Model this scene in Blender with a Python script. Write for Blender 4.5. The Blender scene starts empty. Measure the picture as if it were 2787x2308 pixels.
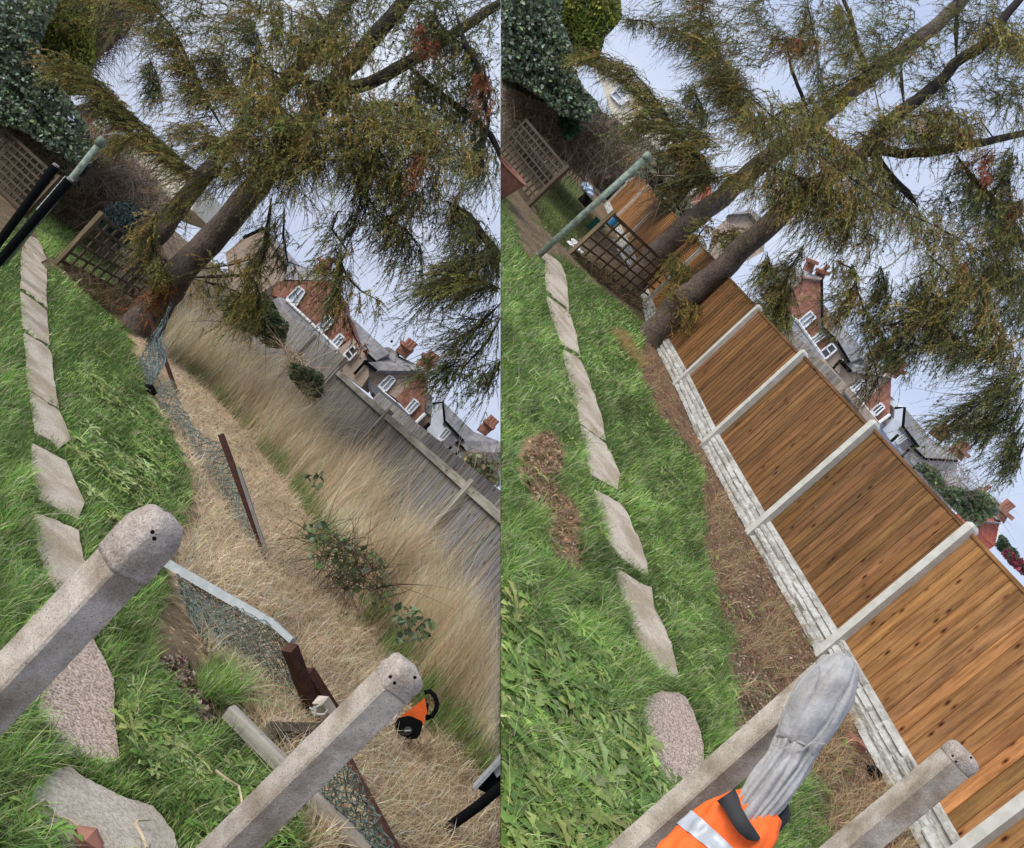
import bpy, bmesh, math, random
import numpy as np
from mathutils import Vector, Matrix

random.seed(7)
rng = np.random.default_rng(7)
scene = bpy.context.scene
col = scene.collection

# ------------------------------------------------------------------ camera frame
# Two neighbouring garden plots are laid out in camera space from image pixels: the overgrown plot (side L) and the newly
# fenced plot (side R). Camera axes: x to the right, y down, z forward, metres. FOC/CX/CY: image pixels.
FOC, CX, CY, EYE = 2600.0, 1393.5, 1154.0, 1.7

def unit(v):
    v = np.asarray(v, float)
    return v / np.linalg.norm(v)

class Plot:
    def __init__(s, x0, y0, slope, sign):
        s.n = unit([slope, -1.0, (y0 + slope * (CX - x0) - CY) / FOC])     # up
        z = np.array([0, 0, 1.0])
        s.f = unit(z - z.dot(s.n) * s.n)                                   # level, forward
        s.r = np.cross(s.f, s.n)                                           # level, right
        s.sign = sign
L = Plot(402, 556, .854, -1)
R = Plot(1333, 60, 1.12, 1)
UPV = unit(L.n + R.n)
FWD = unit(np.array([0, 0, 1.0]) - UPV[2] * UPV)
RGT = np.cross(FWD, UPV)
RM = np.array([RGT, FWD, UPV])                # camera -> world rotation
CAM = np.array([0, 0, EYE])
PLC = unit([1.0, 0, (CX - 1362.0) / FOC])
def W(P):
    return np.asarray(P, float) @ RM.T + CAM
def ray(x, y):
    x = np.asarray(x, float); y = np.asarray(y, float)
    return np.stack([(x - CX) / FOC, (y - CY) / FOC, np.ones_like(x)], -1)
def at(x, y, z):
    return ray(x, y) * np.asarray(z, float)[..., None]
def G(s, x, y, hgt=0.0):                      # where the sight line meets the plot's ground (raised by hgt)
    d = ray(x, y)
    return d * (-(EYE - hgt) / (d @ s.n))[..., None]
def proj(P):
    P = np.asarray(P, float)
    return np.stack([P[..., 0] / P[..., 2] * FOC + CX, P[..., 1] / P[..., 2] * FOC + CY], -1)

ZO = dict(L0=(0, 0, .4025), L1=(662, 0, .4025), L2=(0, 600, .4025), L3=(662, 600, .4025), L4=(0, 1200, .3333),
          L5=(662, 1200, .3333), L6=(0, 1750, .3333), L7=(662, 1750, .3333), R0=(1362, 0, .4026), R1=(2075, 0, .4025),
          R2=(1362, 700, .345), R3=(2075, 700, .4025), R4=(1362, 1200, .3395), R5=(2075, 1200, .339),
          R6=(1362, 1750, .3395), R7=(2075, 1750, .339), A=(0, 420, .2415), B=(1362, 420, .276), C=(460, 1500, .2875),
          E=(380, 820, .253), N=(0, 0, 1.0))
def q(z, *xy):
    ox, oy, k = ZO[z]
    pts = [(ox + k * xy[i], oy + k * xy[i + 1]) for i in range(0, len(xy), 2)]
    return pts if len(pts) > 1 else pts[0]

# ------------------------------------------------------------------ camera, world, sun
cam_d = bpy.data.cameras.new('camera')
cam_d.sensor_width = 36.0
cam_d.lens = 36.0 * FOC / 2787.0
cam_d.clip_start, cam_d.clip_end = 0.05, 2000
cam = bpy.data.objects.new('camera', cam_d)
col.objects.link(cam)
xa, ya, za = RM @ np.array([1, 0, 0]), RM @ np.array([0, -1, 0]), RM @ np.array([0, 0, -1])
cam.matrix_world = Matrix([[xa[i], ya[i], za[i], CAM[i]] for i in range(3)] + [[0, 0, 0, 1]])
scene.camera = cam

sun_dir = unit(RM @ unit(np.array([-.16, -.85, -.48])))
sun_el = math.asin(sun_dir[2]); sun_az = math.atan2(sun_dir[0], sun_dir[1])
sl = bpy.data.lights.new('sun', 'SUN')
sl.energy, sl.angle, sl.color = 2.7, math.radians(38), (1.0, .96, .9)
sun = bpy.data.objects.new('sun', sl); col.objects.link(sun)
sun.rotation_euler = Vector(sun_dir).to_track_quat('Z', 'Y').to_euler()

world = bpy.data.worlds.new('World'); scene.world = world
world.use_nodes = True
nt = world.node_tree; nt.nodes.clear()
sky = nt.nodes.new('ShaderNodeTexSky'); sky.sky_type = 'NISHITA'; sky.sun_disc = False
sky.sun_elevation, sky.sun_rotation = sun_el, sun_az
sky.air_density, sky.dust_density = 1.2, 2.0
tc = nt.nodes.new('ShaderNodeTexCoord')
mp = nt.nodes.new('ShaderNodeMapping'); mp.inputs['Scale'].default_value = (1.2, 1.2, 3.0)
ns = nt.nodes.new('ShaderNodeTexNoise'); ns.inputs['Scale'].default_value = 2.2; ns.inputs['Detail'].default_value = 5
rp = nt.nodes.new('ShaderNodeValToRGB')
rp.color_ramp.elements[0].position, rp.color_ramp.elements[1].position = .35, .72
rp.color_ramp.elements[0].color = (3.9, 4.6, 6.5, 1); rp.color_ramp.elements[1].color = (5.9, 6.3, 7.2, 1)
mx = nt.nodes.new('ShaderNodeMix'); mx.data_type = 'RGBA'; mx.inputs['Factor'].default_value = .88
bg = nt.nodes.new('ShaderNodeBackground'); bg.inputs['Strength'].default_value = .105
wo = nt.nodes.new('ShaderNodeOutputWorld')
lk = nt.links.new
lk(tc.outputs['Generated'], mp.inputs['Vector']); lk(mp.outputs['Vector'], ns.inputs['Vector'])
lk(ns.outputs['Fac'], rp.inputs['Fac']); lk(sky.outputs['Color'], mx.inputs['A']); lk(rp.outputs['Color'], mx.inputs['B'])
lk(mx.outputs['Result'], bg.inputs['Color']); lk(bg.outputs['Background'], wo.inputs['Surface'])
vs = scene.view_settings
vs.view_transform, vs.look, vs.gamma, vs.exposure = 'Standard', 'None', 1.0, 0.45
scene.cycles.max_bounces = 6; scene.cycles.transparent_max_bounces = 4

# ------------------------------------------------------------------ materials
def newmat(name):
    m = bpy.data.materials.new(name); m.use_nodes = True
    t = m.node_tree; b = t.nodes['Principled BSDF']
    return m, t, b
def node(t, typ, **kw):
    n = t.nodes.new(typ)
    for k, v in kw.items():
        if k in n.inputs: n.inputs[k].default_value = v
        else: setattr(n, k, v)
    return n
def ramp(t, stops):
    r = t.nodes.new('ShaderNodeValToRGB'); e = r.color_ramp.elements
    while len(e) < len(stops): e.new(.5)
    for i, (p, c) in enumerate(stops):
        e[i].position = p; e[i].color = (*c, 1) if len(c) == 3 else c
    return r
def mulcol(t, a, b, fac=1.0, mode='MULTIPLY'):
    m = t.nodes.new('ShaderNodeMix'); m.data_type = 'RGBA'; m.blend_type = mode
    m.inputs['Factor'].default_value = fac
    t.links.new(a, m.inputs['A']); t.links.new(b, m.inputs['B'])
    return m.outputs['Result']
def mnoise(name, c0, c1, scale=6, rough=.8, bump=.3, detail=8, spots=None, metal=0.0, stretch=None, big=None, uv=False, attr=False, pits=None):
    m, t, b = newmat(name)
    tcn = node(t, 'ShaderNodeTexCoord')
    src = tcn.outputs['UV' if uv else 'Object']
    if stretch:
        mpn = node(t, 'ShaderNodeMapping'); mpn.inputs['Scale'].default_value = stretch
        t.links.new(src, mpn.inputs['Vector']); src = mpn.outputs['Vector']
    n1 = node(t, 'ShaderNodeTexNoise', Scale=scale, Detail=detail, Roughness=.65)
    t.links.new(src, n1.inputs['Vector'])
    r = ramp(t, [(.3, c0), (.7, c1)])
    t.links.new(n1.outputs['Fac'], r.inputs['Fac'])
    out = r.outputs['Color']
    if big:                                      # large stains: (scale, colour, amount)
        n2 = node(t, 'ShaderNodeTexNoise', Scale=big[0], Detail=4)
        t.links.new(tcn.outputs['UV' if uv else 'Object'], n2.inputs['Vector'])
        r2 = ramp(t, [(.42, (1, 1, 1)), (.62, big[1])]); t.links.new(n2.outputs['Fac'], r2.inputs['Fac'])
        out = mulcol(t, out, r2.outputs['Color'], big[2])
    if spots:                                    # pebbles: (scale, dark, light, amount)
        v = node(t, 'ShaderNodeTexVoronoi', Scale=spots[0])
        t.links.new(src, v.inputs['Vector'])
        sx = node(t, 'ShaderNodeSeparateColor'); t.links.new(v.outputs['Color'], sx.inputs['Color'])
        r3 = ramp(t, [(0, spots[1]), (.3, spots[1]), (.45, (1, 1, 1)), (.8, (1, 1, 1)), (1, spots[2])])
        t.links.new(sx.outputs['Red'], r3.inputs['Fac'])
        out = mulcol(t, out, r3.outputs['Color'], spots[3])
    if pits:                                     # dark dots colouring in the shade of air holes: (scale, share)
        vp = node(t, 'ShaderNodeTexVoronoi', Scale=pits[0]); t.links.new(src, vp.inputs['Vector'])
        sp_ = node(t, 'ShaderNodeSeparateColor'); t.links.new(vp.outputs['Color'], sp_.inputs['Color'])
        g1 = node(t, 'ShaderNodeMath', operation='LESS_THAN'); g1.inputs[1].default_value = pits[1]; t.links.new(sp_.outputs['Blue'], g1.inputs[0])
        g2 = node(t, 'ShaderNodeMath', operation='LESS_THAN'); g2.inputs[1].default_value = .34; t.links.new(vp.outputs['Distance'], g2.inputs[0])
        g3 = node(t, 'ShaderNodeMath', operation='MULTIPLY'); t.links.new(g1.outputs[0], g3.inputs[0]); t.links.new(g2.outputs[0], g3.inputs[1])
        mpit = t.nodes.new('ShaderNodeMix'); mpit.data_type = 'RGBA'; mpit.inputs['B'].default_value = (.11, .098, .085, 1)
        t.links.new(g3.outputs[0], mpit.inputs['Factor']); t.links.new(out, mpit.inputs['A']); out = mpit.outputs['Result']
    if attr:
        at_ = node(t, 'ShaderNodeVertexColor'); at_.layer_name = 'Col'
        out = mulcol(t, out, at_.outputs['Color'])
    t.links.new(out, b.inputs['Base Color'])
    b.inputs['Roughness'].default_value = rough; b.inputs['Metallic'].default_value = metal
    b.inputs['Specular IOR Level'].default_value = .3
    if bump:
        bp = node(t, 'ShaderNodeBump', Strength=bump, Distance=.02)
        t.links.new(n1.outputs['Fac'], bp.inputs['Height']); t.links.new(bp.outputs['Normal'], b.inputs['Normal'])
    return m
def mleaf(name, rough=.55, trans=.35, tint=(1, 1, 1)):
    m, t, b = newmat(name)
    a = node(t, 'ShaderNodeVertexColor'); a.layer_name = 'Col'
    t.links.new(a.outputs['Color'], b.inputs['Base Color'])
    b.inputs['Roughness'].default_value = rough; b.inputs['Specular IOR Level'].default_value = .35
    tr = node(t, 'ShaderNodeBsdfTranslucent'); t.links.new(a.outputs['Color'], tr.inputs['Color'])
    ms = node(t, 'ShaderNodeMixShader'); ms.inputs[0].default_value = trans
    t.links.new(b.outputs[0], ms.inputs[1]); t.links.new(tr.outputs[0], ms.inputs[2])
    t.links.new(ms.outputs[0], t.nodes['Material Output'].inputs['Surface'])
    return m
def mboard(name, c0, c1, knot=.5, rough=.65, kcol=(.12, .05, .02)):
    m, t, b = newmat(name)
    tcn = node(t, 'ShaderNodeTexCoord')
    mpn = node(t, 'ShaderNodeMapping'); mpn.inputs['Scale'].default_value = (1.1, 30, 1)
    t.links.new(tcn.outputs['UV'], mpn.inputs['Vector'])
    n1 = node(t, 'ShaderNodeTexNoise', Scale=1.0, Detail=7, Roughness=.7, Distortion=.6)
    t.links.new(mpn.outputs['Vector'], n1.inputs['Vector'])
    r = ramp(t, [(.28, c0), (.72, c1)]); t.links.new(n1.outputs['Fac'], r.inputs['Fac'])
    out = r.outputs['Color']
    n2 = node(t, 'ShaderNodeTexNoise', Scale=2.4, Detail=6, Roughness=.65)
    mp3 = node(t, 'ShaderNodeMapping'); mp3.inputs['Scale'].default_value = (.8, 5, 1); t.links.new(tcn.outputs['UV'], mp3.inputs['Vector'])
    t.links.new(mp3.outputs['Vector'], n2.inputs['Vector'])
    r2 = ramp(t, [(.34, (1.3, 1.28, 1.25)), (.5, (.95, .93, .9)), (.66, (.52, .48, .42))]); t.links.new(n2.outputs['Fac'], r2.inputs['Fac'])
    out = mulcol(t, out, r2.outputs['Color'])
    if knot:
        mk = node(t, 'ShaderNodeMapping'); mk.inputs['Scale'].default_value = (5.5, 11, 1)
        t.links.new(tcn.outputs['UV'], mk.inputs['Vector'])
        v = node(t, 'ShaderNodeTexVoronoi', Scale=1.0, Randomness=1.0); t.links.new(mk.outputs['Vector'], v.inputs['Vector'])
        rk = ramp(t, [(.09, kcol), (.15, (.5, .38, .28)), (.3, (1, 1, 1))])
        t.links.new(v.outputs['Distance'], rk.inputs['Fac'])
        sk = node(t, 'ShaderNodeSeparateColor'); t.links.new(v.outputs['Color'], sk.inputs['Color'])
        gate = node(t, 'ShaderNodeMath', operation='GREATER_THAN'); gate.inputs[1].default_value = .68; t.links.new(sk.outputs['Green'], gate.inputs[0])
        mg = t.nodes.new('ShaderNodeMix'); mg.data_type = 'RGBA'; mg.blend_type = 'MULTIPLY'
        t.links.new(gate.outputs[0], mg.inputs['Factor']); t.links.new(out, mg.inputs['A']); t.links.new(rk.outputs['Color'], mg.inputs['B']); out = mg.outputs['Result']
    a = node(t, 'ShaderNodeVertexColor'); a.layer_name = 'Col'
    out = mulcol(t, out, a.outputs['Color'])
    t.links.new(out, b.inputs['Base Color'])
    b.inputs['Roughness'].default_value = rough; b.inputs['Specular IOR Level'].default_value = .25
    bp = node(t, 'ShaderNodeBump', Strength=.25, Distance=.004)
    t.links.new(n1.outputs['Fac'], bp.inputs['Height']); t.links.new(bp.outputs['Normal'], b.inputs['Normal'])
    return m
def mbrick(name, c1, c2, mortar, w=.22, h=.075):
    m, t, b = newmat(name)
    tcn = node(t, 'ShaderNodeTexCoord')
    br = node(t, 'ShaderNodeTexBrick', Scale=1.0); br.inputs['Color1'].default_value = (*c1, 1)
    br.inputs['Color2'].default_value = (*c2, 1); br.inputs['Mortar'].default_value = (*mortar, 1)
    br.inputs['Brick Width'].default_value = w; br.inputs['Row Height'].default_value = h
    br.inputs['Mortar Size'].default_value = .012
    t.links.new(tcn.outputs['UV'], br.inputs['Vector'])
    n1 = node(t, 'ShaderNodeTexNoise', Scale=2.5, Detail=6); t.links.new(tcn.outputs['UV'], n1.inputs['Vector'])
    r = ramp(t, [(.3, (.7, .7, .7)), (.7, (1.25, 1.2, 1.15))]); t.links.new(n1.outputs['Fac'], r.inputs['Fac'])
    t.links.new(mulcol(t, br.outputs['Color'], r.outputs['Color']), b.inputs['Base Color'])
    b.inputs['Roughness'].default_value = .9
    return m
def mplain(name, c, rough=.5, metal=0.0, spec=.4):
    m, t, b = newmat(name)
    n1 = node(t, 'ShaderNodeTexNoise', Scale=14, Detail=5)
    tcn = node(t, 'ShaderNodeTexCoord'); t.links.new(tcn.outputs['Object'], n1.inputs['Vector'])
    r = ramp(t, [(.3, tuple(x * .8 for x in c)), (.7, tuple(min(1, x * 1.12) for x in c))])
    t.links.new(n1.outputs['Fac'], r.inputs['Fac']); t.links.new(r.outputs['Color'], b.inputs['Base Color'])
    b.inputs['Roughness'].default_value = rough; b.inputs['Metallic'].default_value = metal
    b.inputs['Specular IOR Level'].default_value = spec
    return m
def mground():
    m, t, b = newmat('soil')
    tcn = node(t, 'ShaderNodeTexCoord')
    a = node(t, 'ShaderNodeVertexColor'); a.layer_name = 'Col'
    n1 = node(t, 'ShaderNodeTexNoise', Scale=9, Detail=10, Roughness=.75); t.links.new(tcn.outputs['Object'], n1.inputs['Vector'])
    r = ramp(t, [(.3, (.5, .48, .45)), (.7, (1.45, 1.4, 1.35))]); t.links.new(n1.outputs['Fac'], r.inputs['Fac'])
    out = mulcol(t, a.outputs['Color'], r.outputs['Color'])
    v = node(t, 'ShaderNodeTexVoronoi', Scale=45.0); t.links.new(tcn.outputs['Object'], v.inputs['Vector'])
    sx = node(t, 'ShaderNodeSeparateColor'); t.links.new(v.outputs['Color'], sx.inputs['Color'])
    r3 = ramp(t, [(0, (.6, .6, .6)), (.5, (1, 1, 1)), (.93, (1.1, 1.1, 1.1)), (.97, (2.6, 2.4, 2.2))]); t.links.new(sx.outputs['Red'], r3.inputs['Fac'])
    t.links.new(mulcol(t, out, r3.outputs['Color'], .7), b.inputs['Base Color'])
    b.inputs['Roughness'].default_value = .95; b.inputs['Specular IOR Level'].default_value = .1
    bp = node(t, 'ShaderNodeBump', Strength=.8, Distance=.03); t.links.new(n1.outputs['Fac'], bp.inputs['Height'])
    t.links.new(bp.outputs['Normal'], b.inputs['Normal'])
    return m

M = dict(
    soil=mground(),
    slab=mnoise('path_concrete', (.45, .395, .32), (.62, .545, .445), 30, .9, .25, spots=(260, (.62, .56, .5), (1.25, 1.2, 1.15), .75), big=(3.2, (.62, .58, .5), .85)),
    gravelslab=mnoise('path_aggregate', (.36, .28, .23), (.6, .48, .4), 60, .9, .4, spots=(150, (.4, .36, .34), (1.5, 1.45, 1.4), .9)),
    pad=mnoise('weathered_concrete', (.38, .34, .285), (.55, .49, .41), 7, .9, .3, spots=(120, (.6, .6, .55), (1.3, 1.3, 1.3), .6), big=(2.5, (.72, .7, .62), .8)),
    post=mnoise('old_concrete', (.35, .31, .265), (.52, .47, .405), 9, .95, .7, spots=(260, (.6, .56, .52), (1.35, 1.3, 1.2), .4), big=(6, (.58, .53, .47), .95), pits=(200, .10)),
    head=mnoise('exposed_aggregate', (.36, .315, .275), (.50, .445, .395), 30, .95, .9, spots=(230, (.6, .55, .5), (1.35, 1.3, 1.22), .5), big=(9, (.7, .65, .6), .8), pits=(200, .10)),
    newconc=mnoise('new_concrete', (.42, .42, .38), (.52, .51, .47), 12, .8, .15, big=(9, (.8, .8, .76), .6)),
    rock=mnoise('rock_faced_concrete', (.34, .345, .33), (.54, .535, .50), 22, .85, .3, big=(5, (.66, .64, .60), .85)),
    board=mboard('brown_timber', (.105, .048, .017), (.225, .115, .044), 1.0),
    goldboard=mboard('golden_timber', (.20, .092, .032), (.37, .19, .072), 1.0),
    greyboard=mboard('weathered_timber', (.17, .162, .156), (.31, .295, .28), .2),
    trellis=mboard('trellis_timber', (.075, .06, .038), (.135, .108, .07), 0),
    darktrellis=mboard('dark_trellis_timber', (.035, .028, .019), (.075, .06, .04), 0),  # darker tone of the trellis timber, for the two far panels
    pole=mnoise('green_paint', (.13, .17, .135), (.27, .33, .26), 30, .6, .2, big=(12, (.45, .42, .36), .8)),
    black=mplain('black_plastic', (.005, .0055, .0065), .8, 0, .06),
    rust=mnoise('rusty_steel', (.03, .013, .010), (.095, .036, .024), 25, .85, .4),
    galv=mnoise('galvanised_steel', (.34, .37, .38), (.5, .53, .54), 18, .5, .1, metal=.3),
    wire=mplain('green_wire', (.105, .15, .135), .5),
    palewire=mplain('pale_wire', (.42, .41, .38), .6), dullwire=mplain('dull_wire', (.13, .17, .165), .6),
    orange=mplain('orange_plastic', (.75, .13, .03), .4),
    brick=mnoise('red_brick', (.20, .088, .062), (.33, .165, .12), 1.6, .9, 0, spots=(5.5, (.72, .68, .66), (1.45, 1.4, 1.35), .8), uv=True),
    redbrick=mnoise('bright_red_brick', (.33, .075, .05), (.42, .13, .09), 1.6, .9, 0, spots=(5.5, (.8, .75, .7), (1.25, 1.2, 1.2), .8), uv=True),
    render=mnoise('tan_render', (.33, .26, .21), (.42, .335, .27), 5, .9, .1),
    pebble=mnoise('pebbledash', (.34, .33, .32), (.56, .54, .52), 25, .95, .4),
    cream=mnoise('cream_render', (.62, .58, .46), (.74, .69, .56), 4, .9, .1),
    white=mnoise('white_render', (.5, .54, .6), (.62, .66, .72), 4, .9, .1),
    slate=mbrick('slate_roof', (.19, .19, .2), (.26, .26, .27), (.14, .14, .15), .6, .5),
    lead=mplain('dark_sheet_roof', (.09, .09, .1), .7),
    upvc=mplain('white_upvc', (.72, .74, .76), .35),
    glass=mplain('window_glass', (.36, .42, .47), .1, 0, .6),
    darkglass=mplain('dark_glass', (.035, .045, .05), .08, 0, .8),
    pot=mplain('terracotta', (.30, .135, .095), .8),
    bark=mnoise('larch_bark', (.018, .013, .011), (.19, .148, .122), 26, .95, 1.0, stretch=(1.8, 1.8, .7), big=(2.2, (.55, .52, .48), .8)),
    darkbark=mnoise('dark_bark', (.012, .010, .009), (.04, .032, .028), 22, .95, .8),
    leaf=mleaf('leaf'), needle=mleaf('needle', .7, .4), grass=mleaf('grass_blade', .5, .4), drygrass=mleaf('dry_grass', .8, .45),
    gloss=mleaf('glossy_leaf', .45, .2),
    grey_cloth=mnoise('grey_fleece', (.31, .305, .305), (.42, .415, .41), 60, .97, .35, big=(9, (.8, .77, .73), .8)),
    hivis=mplain('orange_hi_vis', (.92, .14, .02), .7),
    reflect=mplain('reflective_tape', (.42, .45, .49), .3),
    collar=mplain('black_collar', (.03, .03, .032), .8),
    bagblue=mnoise('blue_white_plastic', (.1, .3, .6), (.8, .85, .9), 9, .4, .1),
    greenpl=mplain('green_plastic', (.01, .16, .09), .4), bluepl=mplain('blue_plastic', (.01, .13, .3), .4),
    whitepl=mplain('white_plastic', (.75, .76, .75), .5), stick=mplain('dry_stem', (.5, .4, .27), .8),
    cone=mplain('larch_cone', (.03, .02, .014), .9),
)

# ------------------------------------------------------------------ mesh helpers
PLN = RM @ PLC                                # boundary plane between the two plots
class MB:
    def __init__(s): s.V, s.F, s.U, s.C, s.n = [], [], [], [], 0
    def add(s, verts, faces, uvs=None, c=(1, 1, 1)):
        verts = np.asarray(verts, float)
        s.V.append(verts)
        for i, f in enumerate(faces):
            s.F.append([k + s.n for k in f]); s.C.append(c)
            s.U.append(uvs[i] if uvs else [(0, 0)] * len(f))
        s.n += len(verts)
        return s
    def box(s, o, a, b, c_, c=(1, 1, 1)):     # centre and three half axes; grain runs along a
        o, a, b, c_ = (np.asarray(x, float) for x in (o, a, b, c_))
        sg = [(-1, -1, -1), (1, -1, -1), (1, 1, -1), (-1, 1, -1), (-1, -1, 1), (1, -1, 1), (1, 1, 1), (-1, 1, 1)]
        V = [o + x * a + y * b + z * c_ for x, y, z in sg]
        F = [(0, 3, 2, 1), (4, 5, 6, 7), (0, 1, 5, 4), (2, 3, 7, 6), (1, 2, 6, 5), (0, 4, 7, 3)]
        la, lb, lc = (np.linalg.norm(x) for x in (a, b, c_))
        du, dv = random.random() * 9, random.random() * 9
        us = []
        for f in F:
            us.append([(sg[k][0] * la + du, sg[k][1] * lb + sg[k][2] * lc * 1.01 + dv) for k in f])
        return s.add(V, F, us, c)
    def bar(s, p, p2, w, d, side, c=(1, 1, 1)):   # straight bar p..p2, width w along `side`, depth d
        p, p2 = np.asarray(p, float), np.asarray(p2, float)
        a = (p2 - p) / 2; ah = unit(a)
        b = unit(np.asarray(side, float) - np.dot(side, ah) * ah); e = np.cross(ah, b)
        return s.box((p + p2) / 2, a, b * w / 2, e * d / 2, c)
    def tube(s, pts, rad, n=8, c=(1, 1, 1), jit=0):
        pts = [np.asarray(p, float) for p in pts]
        if np.isscalar(rad): rad = [rad] * len(pts)
        V = []; ref = np.array([.3, .2, .9])
        for i, p in enumerate(pts):
            t = unit(pts[min(i + 1, len(pts) - 1)] - pts[max(i - 1, 0)])
            if abs(t.dot(ref)) > .95: ref = np.array([.9, -.3, .1])
            u = unit(ref - ref.dot(t) * t); v = np.cross(t, u); ref = u
            for k in range(n):
                a = 2 * math.pi * k / n
                r = rad[i] * (1 + jit * (random.random() - .5))
                V.append(p + r * (math.cos(a) * u + math.sin(a) * v))
        F = [[i * n + k, i * n + (k + 1) % n, (i + 1) * n + (k + 1) % n, (i + 1) * n + k] for i in range(len(pts) - 1) for k in range(n)]
        F += [list(range(n))[::-1], [(len(pts) - 1) * n + k for k in range(n)]]
        return s.add(V, F, None, c)
    def prism(s, poly, vec, Uax=None, Vax=None, c=(1, 1, 1)):
        P = [np.asarray(p, float) for p in poly]; n = len(P); vec = np.asarray(vec, float)
        V = P + [p + vec for p in P]
        F = [list(range(n)), [n + k for k in range(n)][::-1]] + [[k, n + k, n + (k + 1) % n, (k + 1) % n] for k in range(n)]
        us = None
        if Uax is not None:
            us = [[(V[k].dot(Uax) + V[k][2] * .7 * (fi > 1), V[k].dot(Vax)) for k in f] for fi, f in enumerate(F)]
        return s.add(V, F, us, c)
    def build(s, name, mat, root=None, side=None, smooth=False, parent=None, loc=None, clip=True):
        V = W(np.concatenate(s.V))
        me = bpy.data.meshes.new(name)
        off = np.array(root.location) if root else (np.asarray(loc) if loc is not None else V.mean(0))
        me.from_pydata((V - off).tolist(), [], s.F)
        me.uv_layers.new(name='UVMap')
        me.uv_layers['UVMap'].data.foreach_set('uv', np.array([x for f in s.U for x in f], float).ravel())
        me.color_attributes.new('Col', 'FLOAT_COLOR', 'CORNER')
        me.color_attributes['Col'].data.foreach_set('color', np.array([(*c, 1) for f, c in zip(s.F, s.C) for _ in f], float).ravel())
        me.materials.append(mat)
        if side is not None and clip:
            d = (V - CAM) @ PLN * side.sign
            if d.min() < 0:
                bm = bmesh.new(); bm.from_mesh(me)
                bmesh.ops.bisect_plane(bm, geom=bm.verts[:] + bm.edges[:] + bm.faces[:], plane_co=Vector(CAM - off),
                                       plane_no=Vector(PLN * side.sign), clear_inner=True)
                bm.to_mesh(me); bm.free()
        if len(me.polygons) == 0: return None
        if smooth: me.polygons.foreach_set('use_smooth', [True] * len(me.polygons))
        ob = bpy.data.objects.new(name, me); col.objects.link(ob)
        if root is None: ob.location = off
        else: ob.parent = parent or root
        return ob
def big(name, V, F, C, mat, side, root=None, parent=None):
    """many small faces as one mesh; faces reaching over the plot boundary are dropped"""
    V = np.asarray(V, float); F = np.asarray(F, int)
    bad = (V @ PLC) * side.sign < 0
    F = F[~bad[F].any(1)]
    used = np.zeros(len(V), bool); used[F.ravel()] = True
    idx = np.cumsum(used) - 1
    V, C, F = V[used], np.asarray(C)[used], idx[F]
    Wv = W(V)
    off = np.array(root.location) if root else Wv.mean(0)
    me = bpy.data.meshes.new(name); k = F.shape[1]
    me.vertices.add(len(V)); me.vertices.foreach_set('co', (Wv - off).astype(np.float32).ravel())
    me.loops.add(F.size); me.loops.foreach_set('vertex_index', F.astype(np.int32).ravel())
    me.polygons.add(len(F)); me.polygons.foreach_set('loop_start', np.arange(0, F.size, k, dtype=np.int32))
    me.polygons.foreach_set('loop_total', np.full(len(F), k, dtype=np.int32))
    ca = me.color_attributes.new('Col', 'FLOAT_COLOR', 'POINT')
    ca.data.foreach_set('color', np.concatenate([C, np.ones((len(C), 1))], 1).astype(np.float32).ravel())
    me.materials.append(mat); me.update(calc_edges=True)
    ob = bpy.data.objects.new(name, me); col.objects.link(ob)
    if root is None: ob.location = off
    else: ob.parent = parent or root
    return ob
def tag(o, label=None, cat=None, group=None, kind=None):
    if o is None: return None
    if label: o['label'] = label
    if cat: o['category'] = cat
    if group: o['group'] = group
    if kind: o['kind'] = kind
    return o
def thing(name, label, cat, P, group=None):
    o = bpy.data.objects.new(name, None); col.objects.link(o); o.empty_display_size = .2
    o.location = W(P); bpy.context.view_layer.update()
    return tag(o, label, cat, group)

def inpoly(x, y, poly):
    p = np.asarray(poly, float); r = np.zeros(np.shape(x), bool)
    j = len(p) - 1
    for i in range(len(p)):
        c = ((p[i, 1] > y) != (p[j, 1] > y)) & (x < (p[j, 0] - p[i, 0]) * (y - p[i, 1]) / (p[j, 1] - p[i, 1] + 1e-9) + p[i, 0])
        r ^= c; j = i
    return r
def sample(poly, n, excl=(), jit=0):
    p = np.asarray(poly, float); lo, hi = p.min(0), p.max(0)
    xs, ys = [], []; got = 0
    while got < n:
        x = rng.uniform(lo[0], hi[0], n * 2); y = rng.uniform(lo[1], hi[1], n * 2)
        m = inpoly(x, y, poly)
        for e in excl:
            m &= ~inpoly(x + rng.normal(0, jit + 1e-6, len(x)), y + rng.normal(0, jit + 1e-6, len(x)), e)
        xs.append(x[m]); ys.append(y[m]); got += m.sum()
        if m.sum() == 0: break
    return np.concatenate(xs)[:n], np.concatenate(ys)[:n]
def rdir(n):
    v = rng.normal(size=(n, 3)); return v / np.linalg.norm(v, axis=1)[:, None]
def nrm(v): return v / (np.linalg.norm(v, axis=1)[:, None] + 1e-9)
def pal(cols, n, var=.25):
    c = np.asarray(cols, float)[rng.integers(0, len(cols), n)]
    return np.clip(c * (1 + rng.normal(0, var, (n, 1))) * (1 + rng.normal(0, .08, (n, 3))), .002, 1)

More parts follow.
